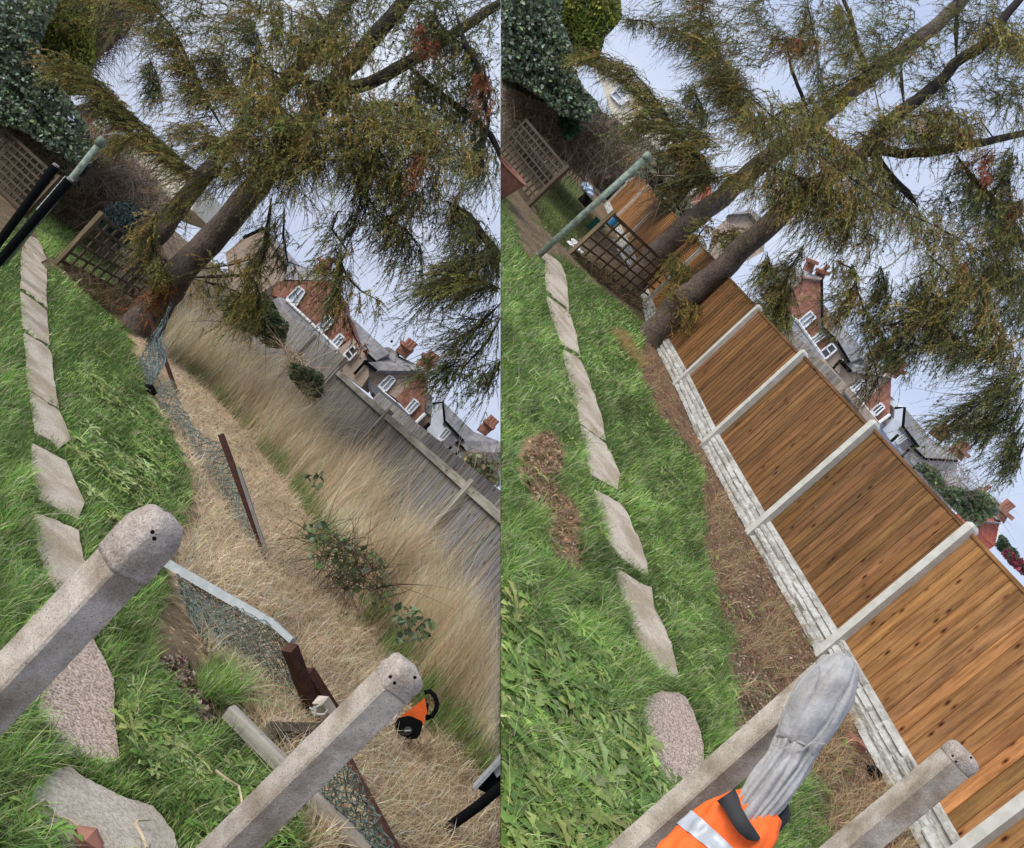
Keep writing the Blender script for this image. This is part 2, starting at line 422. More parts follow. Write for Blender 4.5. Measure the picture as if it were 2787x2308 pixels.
def blades(P, up, hgt, wid, cols, lean=.5, leanvec=None):
    n = len(P)
    d = rdir(n); d -= (d @ up)[:, None] * up; d = nrm(d)
    ln = (d * (np.abs(rng.normal(0, lean, n))[:, None]))
    if leanvec is not None: ln = ln + leanvec
    s = nrm(np.cross(d, up) + .3 * rdir(n)) * (wid * .5)[:, None]
    h = hgt[:, None]
    mid = P + up * h * .6 + ln * h * .35; tip = P + up * h * .95 + ln * h
    V = np.stack([P - s, P + s, mid - s * .75, mid + s * .75, tip], 1).reshape(-1, 3)
    b = np.arange(n)[:, None] * 5
    F = np.concatenate([b + [0, 1, 3], b + [0, 3, 2], b + [2, 3, 4]])
    C = np.repeat(cols, 5, 0).reshape(n, 5, 3)
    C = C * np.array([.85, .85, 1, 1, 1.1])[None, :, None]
    return V, F, C.reshape(-1, 3)
def leaves(P, size, cols, normal=None, spread=1.0, aspect=1.6):
    n = len(P)
    nn = rdir(n) if normal is None else nrm(normal + spread * rdir(n))
    a = nrm(np.cross(nn, rdir(n))); b = np.cross(nn, a)
    s = size[:, None]
    V = np.stack([P - a * s * .5 * aspect, P - b * s * .5, P + a * s * .5 * aspect, P + b * s * .5 + nn * s * .12], 1).reshape(-1, 3)
    k = np.arange(n)[:, None] * 4
    F = np.concatenate([k + [0, 1, 2], k + [0, 2, 3]])
    return V, F, np.repeat(cols, 4, 0)
def cat3(*parts):
    V, F, C = [], [], []; o = 0
    for v, f, c in parts:
        V.append(v); F.append(f + o); C.append(c); o += len(v)
    return np.concatenate(V), np.concatenate(F), np.concatenate(C)

# ================================================================== GROUND AND PATHS
slabsL = [[(78, 640), (108, 655), (128, 705), (114, 712), (67, 668)],
          [(57, 700), (62, 671), (113, 716), (128, 734), (128, 780), (129, 836), (57, 783)],
          [(57, 795), (90, 815), (129, 848), (131, 890), (136, 940), (100, 918), (65, 893), (59, 841)],
          [(66, 905), (100, 925), (137, 950), (147, 1030), (161, 1111), (120, 1086), (79, 1061), (72, 980)],
          [(82, 1066), (162, 1116), (193, 1196), (165, 1216), (97, 1175)],
          [(87, 1207), (140, 1232), (178, 1253), (200, 1300), (230, 1367), (213, 1413), (160, 1386), (110, 1360), (90, 1283)],
          [(97, 1397), (147, 1413), (213, 1443), (227, 1517), (257, 1580), (240, 1640), (197, 1660), (133, 1567), (103, 1483)],
          [(60, 1745), (140, 1690), (230, 1700), (283, 1787), (310, 1850), (312, 1950), (327, 2077), (260, 2065), (190, 2055), (140, 2000), (90, 1900), (65, 1800)],
          [(60, 2193), (130, 2103), (187, 2083), (233, 2117), (333, 2167), (417, 2193), (477, 2267), (490, 2335), (190, 2335), (100, 2267)]]
slabsR = [q('R2', 270, -40, 370, -30, 415, -5, 480, 50, 520, 150, 550, 430, 370, 260, 355, 160, 360, 30),
          q('R2', 362, 300, 470, 380, 553, 455, 575, 540, 600, 610, 632, 775, 590, 745, 492, 690, 440, 560, 400, 430),
          q('R2', 500, 730, 590, 775, 638, 815, 700, 960, 735, 1080, 805, 1270, 830, 1450, 630, 1310, 600, 1120, 530, 900),
          q('R2', 632, 1325, 835, 1470, 890, 1590, 950, 1720) + q('R4', 960, 260, 940, 390, 850, 345, 740, 270, 690, 100, 680, 0) + [q('R2', 650, 1420)],
          q('R4', 765, 395, 870, 440, 960, 500, 1030, 580, 1060, 690, 1120, 800, 1160, 920, 1190, 1070, 1130, 1060, 990, 950, 890, 830, 835, 690, 790, 500),
          q('R4', 935, 1030, 1010, 1060, 1110, 1130, 1210, 1180, 1240, 1340, 1310, 1480, 1370, 1620) + q('R6', 1400, 130, 1440, 300, 1330, 260, 1200, 150, 1120, 0) + q('R4', 1060, 1500, 990, 1270),
          q('R6', 1180, 430, 1290, 380, 1430, 400, 1500, 450, 1550, 570, 1610, 720, 1640, 960, 1560, 1150, 1400, 1250, 1290, 1150, 1215, 950, 1190, 800, 1120, 580)]
lawnL = [(-400, 640), (30, 640), (60, 700), (150, 725), (334, 890), (382, 1002), (427, 1107), (491, 1228), (520, 1350), (480, 1450), (440, 1540), (455, 1620),
         (405, 1750), (420, 1810), (470, 1900), (560, 1990), (600, 1960), (660, 1990), (740, 2110), (800, 2200), (830, 2340), (-400, 2340)]
soilL = [(425, 1800), (500, 1790), (560, 1885), (590, 1985), (540, 1985), (470, 1900)]
tuftL = [(520, 1850), (560, 1815), (640, 1830), (665, 1900), (600, 1930), (540, 1910)]
farlawnL = q('A', 400, 820, 640, 640, 860, 830, 1010, 960, 1250, 1180, 1420, 1330, 1480, 1480, 1300, 1560, 1050, 1400, 760, 1260, 640, 1200, 540, 1170, 430, 1000)
farlawn2L = q('A', 100, 800, 300, 600, 420, 480, 560, 640, 420, 800, 330, 900, 200, 1060, 60, 1050)
cropL = [(360, 930), (440, 880), (520, 940), (700, 1100), (900, 1330), (1100, 1600), (1362, 1850), (1420, 2340), (830, 2340), (740, 2110), (660, 1960), (560, 1800), (470, 1560), (540, 1400), (500, 1250), (430, 1110)]
tallL = [(430, 905), (470, 872), (560, 905), (700, 1035), (790, 1170), (889, 1320), (1059, 1590), (1200, 1800), (1362, 2060), (1420, 2160), (1420, 2240), (1330, 2160), (1230, 1990), (1120, 1830), (1010, 1680), (900, 1500), (800, 1340), (680, 1190), (550, 1040), (455, 970)]
greenbandL = [(470, 960), (560, 1040), (700, 1190), (850, 1340), (960, 1490), (1100, 1650), (1250, 1830), (1400, 2000), (1400, 2080), (1230, 1880), (1060, 1700), (900, 1500), (760, 1300), (620, 1120), (480, 990)]
lawnR = [(1330, 470), (1362, 520)] + q('R2', 200, 0, 480, -20, 560, 40, 800, 260, 1050, 430, 1150, 560) + q('R2', 1100, 760, 1130, 1000, 1250, 1250, 1530, 1540, 1600, 1739) + \
        q('R4', 1590, 420, 1640, 700, 1620, 900, 1700, 1150, 1720, 1300, 1850, 1600) + q('R6', 1780, 200, 1880, 350, 1850, 650, 1860, 850, 2000, 1100) + \
        q('R7', 370, 1050, 470, 1380, 520, 1640) + [(2240, 2340), (1330, 2340)]
bareR = q('R4', 240, 20, 400, -60, 490, 100, 480, 260, 400, 330, 450, 400, 560, 500, 620, 650, 560, 720, 590, 900, 620, 1030, 500, 1010, 430, 840, 390, 700, 300, 480, 200, 320, 170, 150)
bare2R = q('R6', 200, 480, 480, 440, 560, 560, 500, 640, 440, 760, 330, 770, 240, 640)
farlawnR = q('B', 320, 500, 640, 190, 790, 330, 850, 520, 960, 700, 680, 960, 560, 870, 420, 720)
borderR = [(1769, 921), (1840, 1055), (1912, 1221), (2041, 1461), (2230, 1792), (2428, 2174), (2495, 2340), (2190, 2340)] + \
          [q('R7', 370, 1050)] + q('R6', 1860, 850, 1880, 350) + q('R4', 1850, 1600, 1700, 1150, 1640, 700, 1590, 420) + q('R2', 1600, 1739, 1250, 1250, 1130, 1000, 1100, 760, 1080, 620)

def ground_half(s, zones, base):
    bs = np.concatenate([np.geomspace(.6, 60, 210), [90, 160, 320, 640]]); ks = np.tan(np.linspace(-1.25, 1.25, 240))
    Bm, Km = np.meshgrid(bs, ks, indexing='ij')
    P = (-EYE * s.n)[None, None] + (Bm * Km)[..., None] * s.r + Bm[..., None] * s.f
    zz = np.maximum(P[..., 2], .05)
    pp = np.stack([P[..., 0] / zz * FOC + CX, P[..., 1] / zz * FOC + CY], -1)
    C = np.empty(P.shape); C[:] = base
    x, y = pp[..., 0] + rng.normal(0, 8, zz.shape), pp[..., 1] + rng.normal(0, 8, zz.shape)
    for poly, c in zones:
        C[inpoly(x, y, poly)] = c
    C *= (1 + rng.normal(0, .12, zz.shape))[..., None]
    return P.reshape(-1, 3), C.reshape(-1, 3), len(bs), len(ks)
green_s, straw_s, brown_s = (.06, .10, .025), (.50, .39, .27), (.15, .095, .065)
mb_V, mb_F, mb_C = [], [], []
gm = bmesh.new(); gcol = gm.verts.layers.float_color.new('Col')
for s, zones in ((L, [(tallL, (.2, .15, .08)), (cropL, straw_s), (lawnL, green_s), (q('A', 560, 560, 860, 780, 1040, 760, 1300, 960, 1500, 1000, 1560, 1500, 1200, 1560, 860, 1200), (.42, .32, .24)), (farlawnL, (.12, .16, .05)), (soilL, brown_s)]),
                 (R, [(borderR, (.20, .125, .08)), (lawnR, green_s), (farlawnR, (.1, .13, .04)), ([tuple(np.mean(bareR, 0) + (np.array(p) - np.mean(bareR, 0)) * (1.28, 1.1)) for p in bareR], (.42, .27, .17)), (bare2R, (.2, .13, .08))])):
    P, C, nb, nk = ground_half(s, zones, (.17, .13, .085))
    Wp = W(P); sub = bmesh.new(); sc_ = sub.verts.layers.float_color.new('Col')
    vs_ = []
    for p, c in zip(Wp, C):
        v = sub.verts.new(p); v[sc_] = (*c, 1); vs_.append(v)
    keepv = np.ones(len(P), bool)
    if s is R:                                  # the raised plot stops just behind its fence
        q1, q4 = G(R, 1840, 1055), G(R, 2230, 1792); ee = unit(q4 - q1); n2 = np.cross(ee, R.n); n2 = n2 if n2[0] < 0 else -n2
        keepv = ((P - q1) @ n2 > -1.6 - .3 * np.maximum(0, P[:, 2] - 14)) & (np.linalg.norm(P, axis=1) < 60)
    for i in range(nb - 1):
        for j in range(nk - 1):
            if not keepv[i * nk + j]: continue
            sub.faces.new((vs_[i * nk + j], vs_[i * nk + j + 1], vs_[(i + 1) * nk + j + 1], vs_[(i + 1) * nk + j]))
    bmesh.ops.bisect_plane(sub, geom=sub.verts[:] + sub.edges[:] + sub.faces[:], plane_co=Vector(CAM), plane_no=Vector(PLN * s.sign), clear_inner=True)
    tmp = bpy.data.meshes.new('tmp'); sub.to_mesh(tmp); sub.free(); gm.from_mesh(tmp); bpy.data.meshes.remove(tmp)
gme = bpy.data.meshes.new('ground'); gm.to_mesh(gme); gm.free(); gme.materials.append(M['soil'])
go = bpy.data.objects.new('ground', gme); col.objects.link(go); tag(go, kind='structure')

def wobble(poly, amp=1.1, step=14):
    out = []
    for i in range(len(poly)):
        a, b = np.array(poly[i]), np.array(poly[(i + 1) % len(poly)])
        n = max(1, int(np.linalg.norm(b - a) / step))
        for k in range(n):
            out.append(a + (b - a) * k / n + rng.normal(0, amp, 2) * (n > 1))
    return out
for s, slabs in ((L, slabsL), (R, slabsR)):
    mb, mg, mp_ = MB(), MB(), MB()
    for i, sl_ in enumerate(slabs):
        w = wobble(sl_)
        top = [G(s, p[0], p[1], .014) for p in w]
        (mp_ if (s is L and i == 8) else mg if i == len(slabs) - (2 if s is L else 1) else mb).prism(top, -s.n * .06)
    tag(mb.build('path', M['slab'], None, s), kind='structure')
    tag(mg.build('path', M['gravelslab'], None, s), kind='structure')
    if mp_.F: tag(mp_.build('paving', M['pad'], None, s), kind='structure')

# ================================================================== GRASS AND WEEDS
GREENS = [(.17, .31, .05), (.12, .25, .045), (.24, .39, .08), (.30, .42, .12), (.10, .21, .055), (.38, .44, .18), (.20, .34, .07), (.44, .48, .26)]
DRYS = [(.68, .54, .37), (.76, .63, .45), (.58, .45, .29), (.48, .36, .23), (.82, .71, .53)]
def clumpy(x, y, sc=.018, seed=0):
    r = np.random.default_rng(seed); o = np.zeros(len(x))
    for k in range(6):
        a, b, ph = r.normal(0, sc * (1 + k * .5)), r.normal(0, sc * (1 + k * .5)), r.uniform(0, 6.3)
        o += np.sin(a * x + b * y + ph)
    return o / 3.0
bandL = [(82, 640), (130, 705), (132, 850), (140, 940), (165, 1112), (196, 1198), (182, 1255), (233, 1367), (216, 1415), (230, 1517), (260, 1580), (240, 1640), (285, 1787), (313, 1850), (315, 1950), (328, 2077), (417, 2193), (480, 2267), (490, 2335),
         (190, 2335), (100, 2267), (60, 2193), (130, 2103), (140, 2000), (90, 1900), (62, 1800), (60, 1745), (150, 1640), (130, 1567), (100, 1483), (95, 1397), (90, 1283), (84, 1207), (95, 1175), (80, 1061), (66, 900), (58, 841), (50, 797), (55, 676)]
bandR = q('R2', 270, -40, 370, -30, 480, 50, 520, 150, 555, 490, 605, 610, 630, 745, 640, 860, 700, 960, 735, 1080, 805, 1270, 835, 1470, 950, 1720) + \
    q('R4', 960, 260, 960, 500, 1035, 580, 1120, 800, 1160, 920, 1195, 1100, 1240, 1340, 1310, 1480, 1370, 1620) + q('R6', 1440, 300, 1500, 450, 1550, 570, 1610, 720, 1640, 960, 1560, 1150, 1400, 1250, 1290, 1150, 1215, 950, 1120, 580, 1180, 430, 1330, 260, 1200, 150, 1120, 0) + \
    q('R4', 1060, 1500, 990, 1270, 935, 1030, 890, 830, 835, 690, 765, 395, 690, 100, 680, 0) + q('R2', 630, 1310, 600, 1120, 530, 900, 500, 670, 440, 560, 370, 335, 355, 160)
def lawn(s, poly, n, excl, name, hmul=1.0, cols=GREENS, seed=1):
    x, y = sample(poly, n, excl, 5.5)
    P = G(s, x, y); cl = clumpy(x, y, .02, seed)
    h = np.clip(rng.gamma(5, .0115, len(x)), .02, .15) * hmul * (1 + .45 * cl)
    h = np.clip(h, .015, .22)
    bd = bandL if s is L else bandR
    for k, dm in ((18, .75), (9, .8)):
        near = inpoly(x + .65 * k * 9 / np.clip(P[:, 2], 3, 14), y - .76 * k * 9 / np.clip(P[:, 2], 3, 14), bd)
        h = np.where(near, h * dm, h)
    inb = inpoly(x, y, bd); h = np.where(inb, np.minimum(h, .06), h)
    w = rng.uniform(.003, .0065, len(x)) * np.clip(P[:, 2] / 7, .8, 2.6)
    c = pal(cols, len(x), .28) * (1 + .4 * clumpy(x, y, .014, seed + 5))[:, None]
    dry = rng.random(len(x)) < .05
    c[dry] = pal(DRYS, dry.sum(), .2) * .7
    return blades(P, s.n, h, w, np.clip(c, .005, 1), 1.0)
holesL = [soilL] + slabsL
a = lawn(L, lawnL, 105000, holesL, '', 1.0, seed=3)
b = lawn(L, tuftL, 2500, [], '', 1.7, seed=4)
c = lawn(L, farlawnL, 8000, [], '', .8, seed=5); d = lawn(L, farlawn2L, 3000, slabsL, '', .9, seed=5)
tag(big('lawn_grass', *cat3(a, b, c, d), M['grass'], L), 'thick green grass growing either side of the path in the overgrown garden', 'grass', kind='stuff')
bareX = [tuple(np.mean(bareR, 0) + (np.array(p) - np.mean(bareR, 0)) * (1.28, 1.1) + (-6, 8)) for p in bareR]
a = lawn(R, lawnR, 135000, slabsR + [bareX, bare2R], '', .95, seed=13)
c = lawn(R, farlawnR, 6000, [], '', .7, [(.12, .16, .04), (.16, .2, .06), (.2, .2, .09), (.09, .13, .03)], seed=15)
bx, by = sample(bareR, 2600, []); e = blades(G(R, bx, by), R.n, rng.uniform(.02, .07, len(bx)), rng.uniform(.003, .005, len(bx)), pal([(.42, .25, .14), (.36, .24, .14), (.5, .36, .22), (.12, .16, .04)], len(bx)), 1.6)
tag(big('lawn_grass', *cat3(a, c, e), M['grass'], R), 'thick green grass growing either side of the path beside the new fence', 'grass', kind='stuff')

# tall dry grass, cut straw, green weeds (overgrown strip)
x, y = sample(tallL, 60000)
P = G(L, x, y); kp = rng.random(len(x)) < np.clip(9.5 / P[:, 2], 0, 1) ** 1.5; kp &= clumpy(x, y, .03, 44) > -.75; x, y, P = x[kp], y[kp], P[kp]; h = np.clip(rng.normal(.72, .24, len(x)), .15, 1.3) * (1 + .38 * clumpy(x, y, .02, 2))
ta = blades(P, L.n, h, rng.uniform(.003, .006, len(x)) * np.clip(P[:, 2] / 9, .9, 1.9), np.clip(pal(DRYS[:3] + [DRYS[4], (.84, .70, .48)], len(x), .16) * (1.08 + .36 * clumpy(x, y, .018, 3))[:, None], .02, .9), .55)
x, y = sample(tallL, 1500); P = G(L, x, y)
te = blades(P, L.n, rng.uniform(.6, 1.25, len(x)), rng.uniform(.004, .006, len(x)), pal(DRYS, len(x), .2), .95)
x, y = sample(tallL, 9000); P = G(L, x, y)
tb = blades(P, L.n, rng.uniform(.15, .5, len(x)), rng.uniform(.004, .008, len(x)), pal([(.20, .29, .09), (.26, .33, .12), (.33, .35, .16)], len(x)), .4)
x, y = sample(greenbandL, 15000); x2, y2 = sample([(1000, 1500), (1362, 1950), (1362, 2200), (1200, 2050), (1000, 1750), (800, 1450)], 9000); x, y = np.r_[x, x2], np.r_[y, y2]; keep = clumpy(x, y, .015, 8) > -.15; x, y = x[keep], y[keep]; P = G(L, x, y)
tc_ = blades(P, L.n, rng.uniform(.08, .38, len(x)), rng.uniform(.004, .008, len(x)), pal([(.17, .27, .07), (.22, .32, .10), (.32, .36, .15), (.11, .18, .05)], len(x)), .5)
sawL = [(1040, 1930), (1110, 1870), (1190, 1900), (1180, 2010), (1110, 2060), (1040, 2040)]
netL = [(490, 1580), (560, 1640), (719, 1690), (795, 1760), (870, 1980), (707, 1880), (589, 1800), (529, 1720)]
x, y = sample(cropL, 42000, [lawnL, netL, sawL]); P = G(L, x, y) + L.n * rng.uniform(0, .05, len(x))[:, None]
td = blades(P, L.n, rng.uniform(.03, .16, len(x)), rng.uniform(.003, .006, len(x)), np.clip(1.16 * pal(DRYS + [(.3, .22, .14), (.72, .6, .45)], len(x), .22), .02, .9) * (1 + .25 * clumpy(x, y, .02, 9))[:, None], 2.2)
big_dry = big('dry_grass', *cat3(ta, tb, tc_, td, te), M['drygrass'], L)
tag(big_dry, 'tall straw coloured dry grass and cut straw between the wire and the grey fence', 'grass', kind='stuff')
# dead straw on the bare border of the new fence
x, y = sample(borderR, 20000); keep = clumpy(x, y, .016, 21) > .15; x, y = x[keep], y[keep]
P = G(R, x, y) + R.n * rng.uniform(0, .03, len(x))[:, None]
ra = blades(P, R.n, rng.uniform(.03, .15, len(x)), rng.uniform(.0025, .005, len(x)), pal([(.55, .41, .23), (.42, .3, .16), (.62, .48, .3), (.28, .19, .11)], len(x)), 2.4)
x, y = sample(q('R2', 840, 580, 950, 590, 1140, 850, 1100, 900, 960, 740), 1200)
rb = blades(G(R, x, y), R.n, rng.uniform(.05, .16, len(x)), rng.uniform(.004, .007, len(x)), pal([(.5, .36, .16), (.42, .28, .12)], len(x)), 1.2)
tag(big('dead_grass', *cat3(ra, rb), M['drygrass'], R), 'dead straw scattered on the bare soil along the new fence', 'grass', kind='stuff')

def rosettes(s, poly, n, size, cols, excl=()):
    x, y = sample(poly, n, excl); x = x + rng.normal(0, 38, len(x)); y = y + rng.normal(0, 38, len(x))
    ok = ~inpoly(x, y, bandL if s is L else bandR); x, y = x[ok], y[ok]
    C0 = G(s, x, y); parts = []
    for P, sz in zip(C0 + s.n * .03, rng.uniform(size[0], size[1], len(x))):
        k = rng.integers(6, 12); a0 = rng.uniform(0, 6.3)
        cbase = np.asarray(cols[rng.integers(0, len(cols))]) * rng.uniform(.75, 1.3)
        for i in range(k):
            a = a0 + i * 2.4 + rng.normal(0, .2)
            d = math.cos(a) * s.r + math.sin(a) * s.f; e = np.cross(d, s.n)
            ln = sz * rng.uniform(.6, 1.1); lift = rng.uniform(.1, .6); wd = ln * rng.uniform(.10, .155)
            ts = np.linspace(0, 1, 7); ctr = P + np.outer(ts * ln, d) + np.outer(ln * lift * (ts - .75 * ts ** 2) + .02, s.n)
            ww = wd * np.array([.22, .62, .38, 1.0, .52, 1.2, .08]) * (1 + rng.normal(0, .12, 7))
            V = np.concatenate([ctr - np.outer(ww, e) + np.outer(ww * .35, s.n), ctr + np.outer(ww, e) + np.outer(ww * .35, s.n), ctr])
            F = []
            for j in range(6):
                F += [(14 + j, j, j + 1), (14 + j, j + 1, 15 + j), (7 + j, 14 + j, 15 + j), (7 + j, 15 + j, 8 + j)]
            cc = np.clip(cbase * (1 + rng.normal(0, .2)) * (1 + rng.normal(0, .06, 3)), .01, 1)
            Cc = np.tile(cc, (21, 1)); Cc[14:] *= 1.25
            parts.append((V, np.array(F), Cc))
    return cat3(*parts)
WEED = [(.20, .31, .07), (.26, .36, .10), (.36, .44, .18), (.14, .24, .055), (.30, .34, .11)]
weedR = [(1330, 1640), (1420, 1690), (1520, 1730), (1640, 1830), (1700, 2000), (1760, 2180), (1720, 2340), (1330, 2340)]
tag(big('dandelion_leaves', *rosettes(R, weedR, 210, (.07, .19), WEED, [bare2R]), M['leaf'], R), 'jagged dandelion leaves covering the near corner of the lawn', 'weeds', kind='stuff')
weedR2 = lawnR
wa = rosettes(R, [(1390, 1000), (1700, 900), (1850, 1250), (1960, 1700), (1900, 2000), (1800, 1700), (1650, 1300), (1500, 1500), (1380, 1400)], 130, (.04, .09), WEED, slabsR + [bareX])
tag(big('clover_leaves', *wa, M['leaf'], R), 'small broad weeds dotted through the lawn beside the new fence', 'weeds', kind='stuff')
wa = rosettes(L, [(320, 1900), (400, 1880), (480, 1960), (560, 2040), (720, 2140), (760, 2300), (560, 2330), (470, 2240), (430, 2160), (330, 2110)], 85, (.06, .13), WEED)
wb = rosettes(L, [(20, 2300), (60, 2220), (110, 2280), (190, 2320), (100, 2335)], 9, (.06, .11), WEED)
wc = rosettes(L, [(230, 1000), (380, 1060), (480, 1250), (430, 1380), (250, 1400), (190, 1150)], 150, (.06, .15), WEED)
tag(big('broadleaf_weeds', *cat3(wa, wb, wc), M['leaf'], L), 'broad weed leaves growing through the lawn of the overgrown garden', 'weeds', kind='stuff')


# clods, chips and litter on the bare soil
def litter(s, poly, n, cols, size, excl=()):
    x, y = sample(poly, n, excl); P = G(s, x, y) + s.n * rng.uniform(.002, .02, len(x))[:, None]
    return leaves(P, rng.uniform(*size, len(x)), pal(cols, len(x), .3), normal=np.tile(s.n, (len(x), 1)), spread=.9)
SOILC = [(.12, .075, .05), (.18, .115, .08), (.26, .18, .13), (.36, .28, .22), (.09, .055, .04), (.42, .33, .26), (.10, .14, .05)]
tag(big('soil_clods', *cat3(litter(R, borderR, 15000, SOILC, (.006, .022)), litter(R, bareR, 2500, [(.4, .25, .15), (.5, .36, .24), (.2, .12, .08)], (.01, .035))), M['leaf'], R), 'loose soil clods and chips on the bare strip along the new fence', 'soil', kind='stuff')
wv = rosettes(R, borderR, 60, (.04, .09), WEED)
tag(big('seedling_weeds', *wv, M['leaf'], R), 'small green seedlings sprouting from the bare soil strip', 'weeds', kind='stuff')
tag(big('soil_clods', *cat3(litter(L, soilL, 1400, SOILC, (.012, .04)), litter(L, netL, 3000, SOILC + DRYS[2:4], (.012, .045)), litter(L, cropL, 9000, [(.2, .14, .09), (.3, .22, .15), (.12, .09, .06), (.5, .4, .28)], (.01, .035), [lawnL])), M['leaf'], L), 'loose soil and chaff under the straw and fallen netting', 'soil', kind='stuff')
x, y = sample(netL, 2200); P = G(L, x, y)
tag(big('grass_stems', *blades(P, L.n, rng.uniform(.02, .10, len(x)), rng.uniform(.003, .005, len(x)), pal(DRYS, len(x), .3), 2.5), M['drygrass'], L), 'thin dry stems lying under the fallen netting', 'grass', kind='stuff')
# ================================================================== GENERIC PLANT BUILDERS
def strands(P, D, Ln, sag, curl, w, cols, up, K=6):
    """thin curved stems as two crossed ribbons"""
    n = len(P); t = np.linspace(0, 1, K)
    cv = rdir(n) * curl[:, None]
    pts = P[:, None] + D[:, None] * (Ln[:, None] * t)[..., None] - up * (Ln[:, None] * sag[:, None] * t ** 2)[..., None] + cv[:, None] * (Ln[:, None] * t ** 2)[..., None]
    V, F, C = [], [], []; o = 0
    for r in range(2):
        s = nrm(np.cross(D, rdir(n)))
        ww = (w[:, None] * (1 - .75 * t))[..., None] * .5
        a, b = pts - s[:, None] * ww, pts + s[:, None] * ww
        V.append(np.stack([a, b], 2).reshape(-1, 3))
        k = np.arange(n)[:, None, None] * 2 * K + np.arange(K - 1)[None, :, None] * 2
        f = np.concatenate([k + [0, 1, 3], k + [0, 3, 2]], 1).reshape(-1, 3)
        F.append(f + o); o += n * 2 * K
        C.append(np.repeat(cols, 2 * K, 0))
    return np.concatenate(V), np.concatenate(F), np.concatenate(C), pts
def needles(pts, per, nl, nw, cols, hang, up):
    """needle tufts along stems pts (n,K,3)"""
    n, K, _ = pts.shape
    t = rng.uniform(.05, 1, (n, per)) * (K - 1); i = np.minimum(t.astype(int), K - 2); fr = (t - i)[..., None]
    ii = np.arange(n)[:, None]
    P = pts[ii, i] * (1 - fr) + pts[ii, i + 1] * fr
    T = pts[ii, i + 1] - pts[ii, i]
    P = P.reshape(-1, 3); T = nrm(T.reshape(-1, 3)); m = len(P)
    d = nrm(T * .75 + rdir(m) * .9 - up * hang)
    s = nrm(np.cross(d, rdir(m)))
    ln = (rng.uniform(.6, 1.3, m) * nl)[:, None]; w = (rng.uniform(.7, 1.3, m) * nw * .5)[:, None]
    V = np.stack([P - s * w, P + s * w, P + d * ln], 1).reshape(-1, 3)
    F = np.arange(m * 3).reshape(-1, 3)
    c = np.repeat(cols, per, 0) * (1 + rng.normal(0, .2, (m, 1))) * (.8 + .75 * t.reshape(-1, 1) / (K - 1))  # colour lightens along each twig, painting highlights at the tips
    return V, F, np.repeat(np.clip(c, .003, 1), 3, 0)
OLIVE = [(.25, .225, .06), (.20, .20, .06), (.31, .26, .075), (.30, .21, .07), (.15, .165, .055), (.38, .29, .10), (.25, .26, .085)]
DARKN = [(.10, .12, .045), (.13, .145, .05), (.16, .15, .045), (.20, .18, .05), (.10, .12, .045)]
RUSTN = [(.30, .11, .045), (.24, .09, .04), (.36, .15, .07)]
WOOD = np.array([.04, .028, .02])

def bough(s, px, Z, n, spread=.35, ln=(.28, .65), droop=.5, palette=OLIVE, per=64, out=.45, hang=.12):
    n = int(n * 1.15); ln = (ln[0] * 1.1, ln[1] * 1.15)
    """twigs along a bough given by image pixels; returns twig strands + needles"""
    pts = np.array([at(x, y, z) for (x, y), z in zip(px, Z if np.ndim(Z) else [Z] * len(px))])
    seg = np.linalg.norm(np.diff(pts, axis=0), axis=1); cum = np.r_[0, np.cumsum(seg)]
    u = np.sort(rng.uniform(0, 1, n)) * cum[-1]
    i = np.clip(np.searchsorted(cum, u) - 1, 0, len(seg) - 1); fr = ((u - cum[i]) / seg[i])[:, None]
    P = pts[i] * (1 - fr) + pts[i + 1] * fr + rdir(n) * (rng.uniform(0, spread, n) * .45)[:, None]
    T = nrm(pts[i + 1] - pts[i])
    lat = nrm(np.cross(T, s.n) + rng.normal(0, .25, (n, 3))) * rng.choice([-1, 1], n)[:, None]
    D = nrm(T * out + lat * rng.uniform(.3, 1, n)[:, None] - s.n * rng.uniform(.0, .5, n)[:, None])
    Ln = rng.uniform(*ln, n)
    tone = pal(palette, n, .2)
    V, F, C, tp = strands(P, D, Ln, rng.uniform(.4, 1.3, n) * droop, rng.uniform(0, .25, n), np.full(n, .009), np.tile(WOOD, (n, 1)) + tone * .4, s.n)
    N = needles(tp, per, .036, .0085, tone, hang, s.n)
    # side shoots
    m = n * 3; k = rng.integers(0, n, m); j = rng.integers(1, 5, m)
    D2 = nrm(D[k] * .6 + rdir(m) * .8 - s.n * .35); L2 = Ln[k] * rng.uniform(.18, .5, m)
    V2, F2, C2, tp2 = strands(tp[k, j], D2, L2, rng.uniform(.3, 1, m) * droop, rng.uniform(0, .2, m), np.full(m, .007), np.tile(WOOD, (m, 1)) + tone[k] * .3, s.n)
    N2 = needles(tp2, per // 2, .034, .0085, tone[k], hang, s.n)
    m = n; k = rng.integers(0, n, m); j = rng.integers(0, 4, m)
    V3, F3, C3, _ = strands(tp[k, j], nrm(D[k] * .5 + rdir(m) * .7 - s.n * .45), Ln[k] * rng.uniform(.5, 1.25, m), rng.uniform(.2, .9, m) * droop, rng.uniform(0, .35, m), np.full(m, .009), np.tile(WOOD, (m, 1)), s.n)
    return [(V, F, C), N, (V2, F2, C2), N2, (V3, F3, C3)], np.concatenate([tp[:, 2:].reshape(-1, 3), tp2[:, 3:].reshape(-1, 3)])
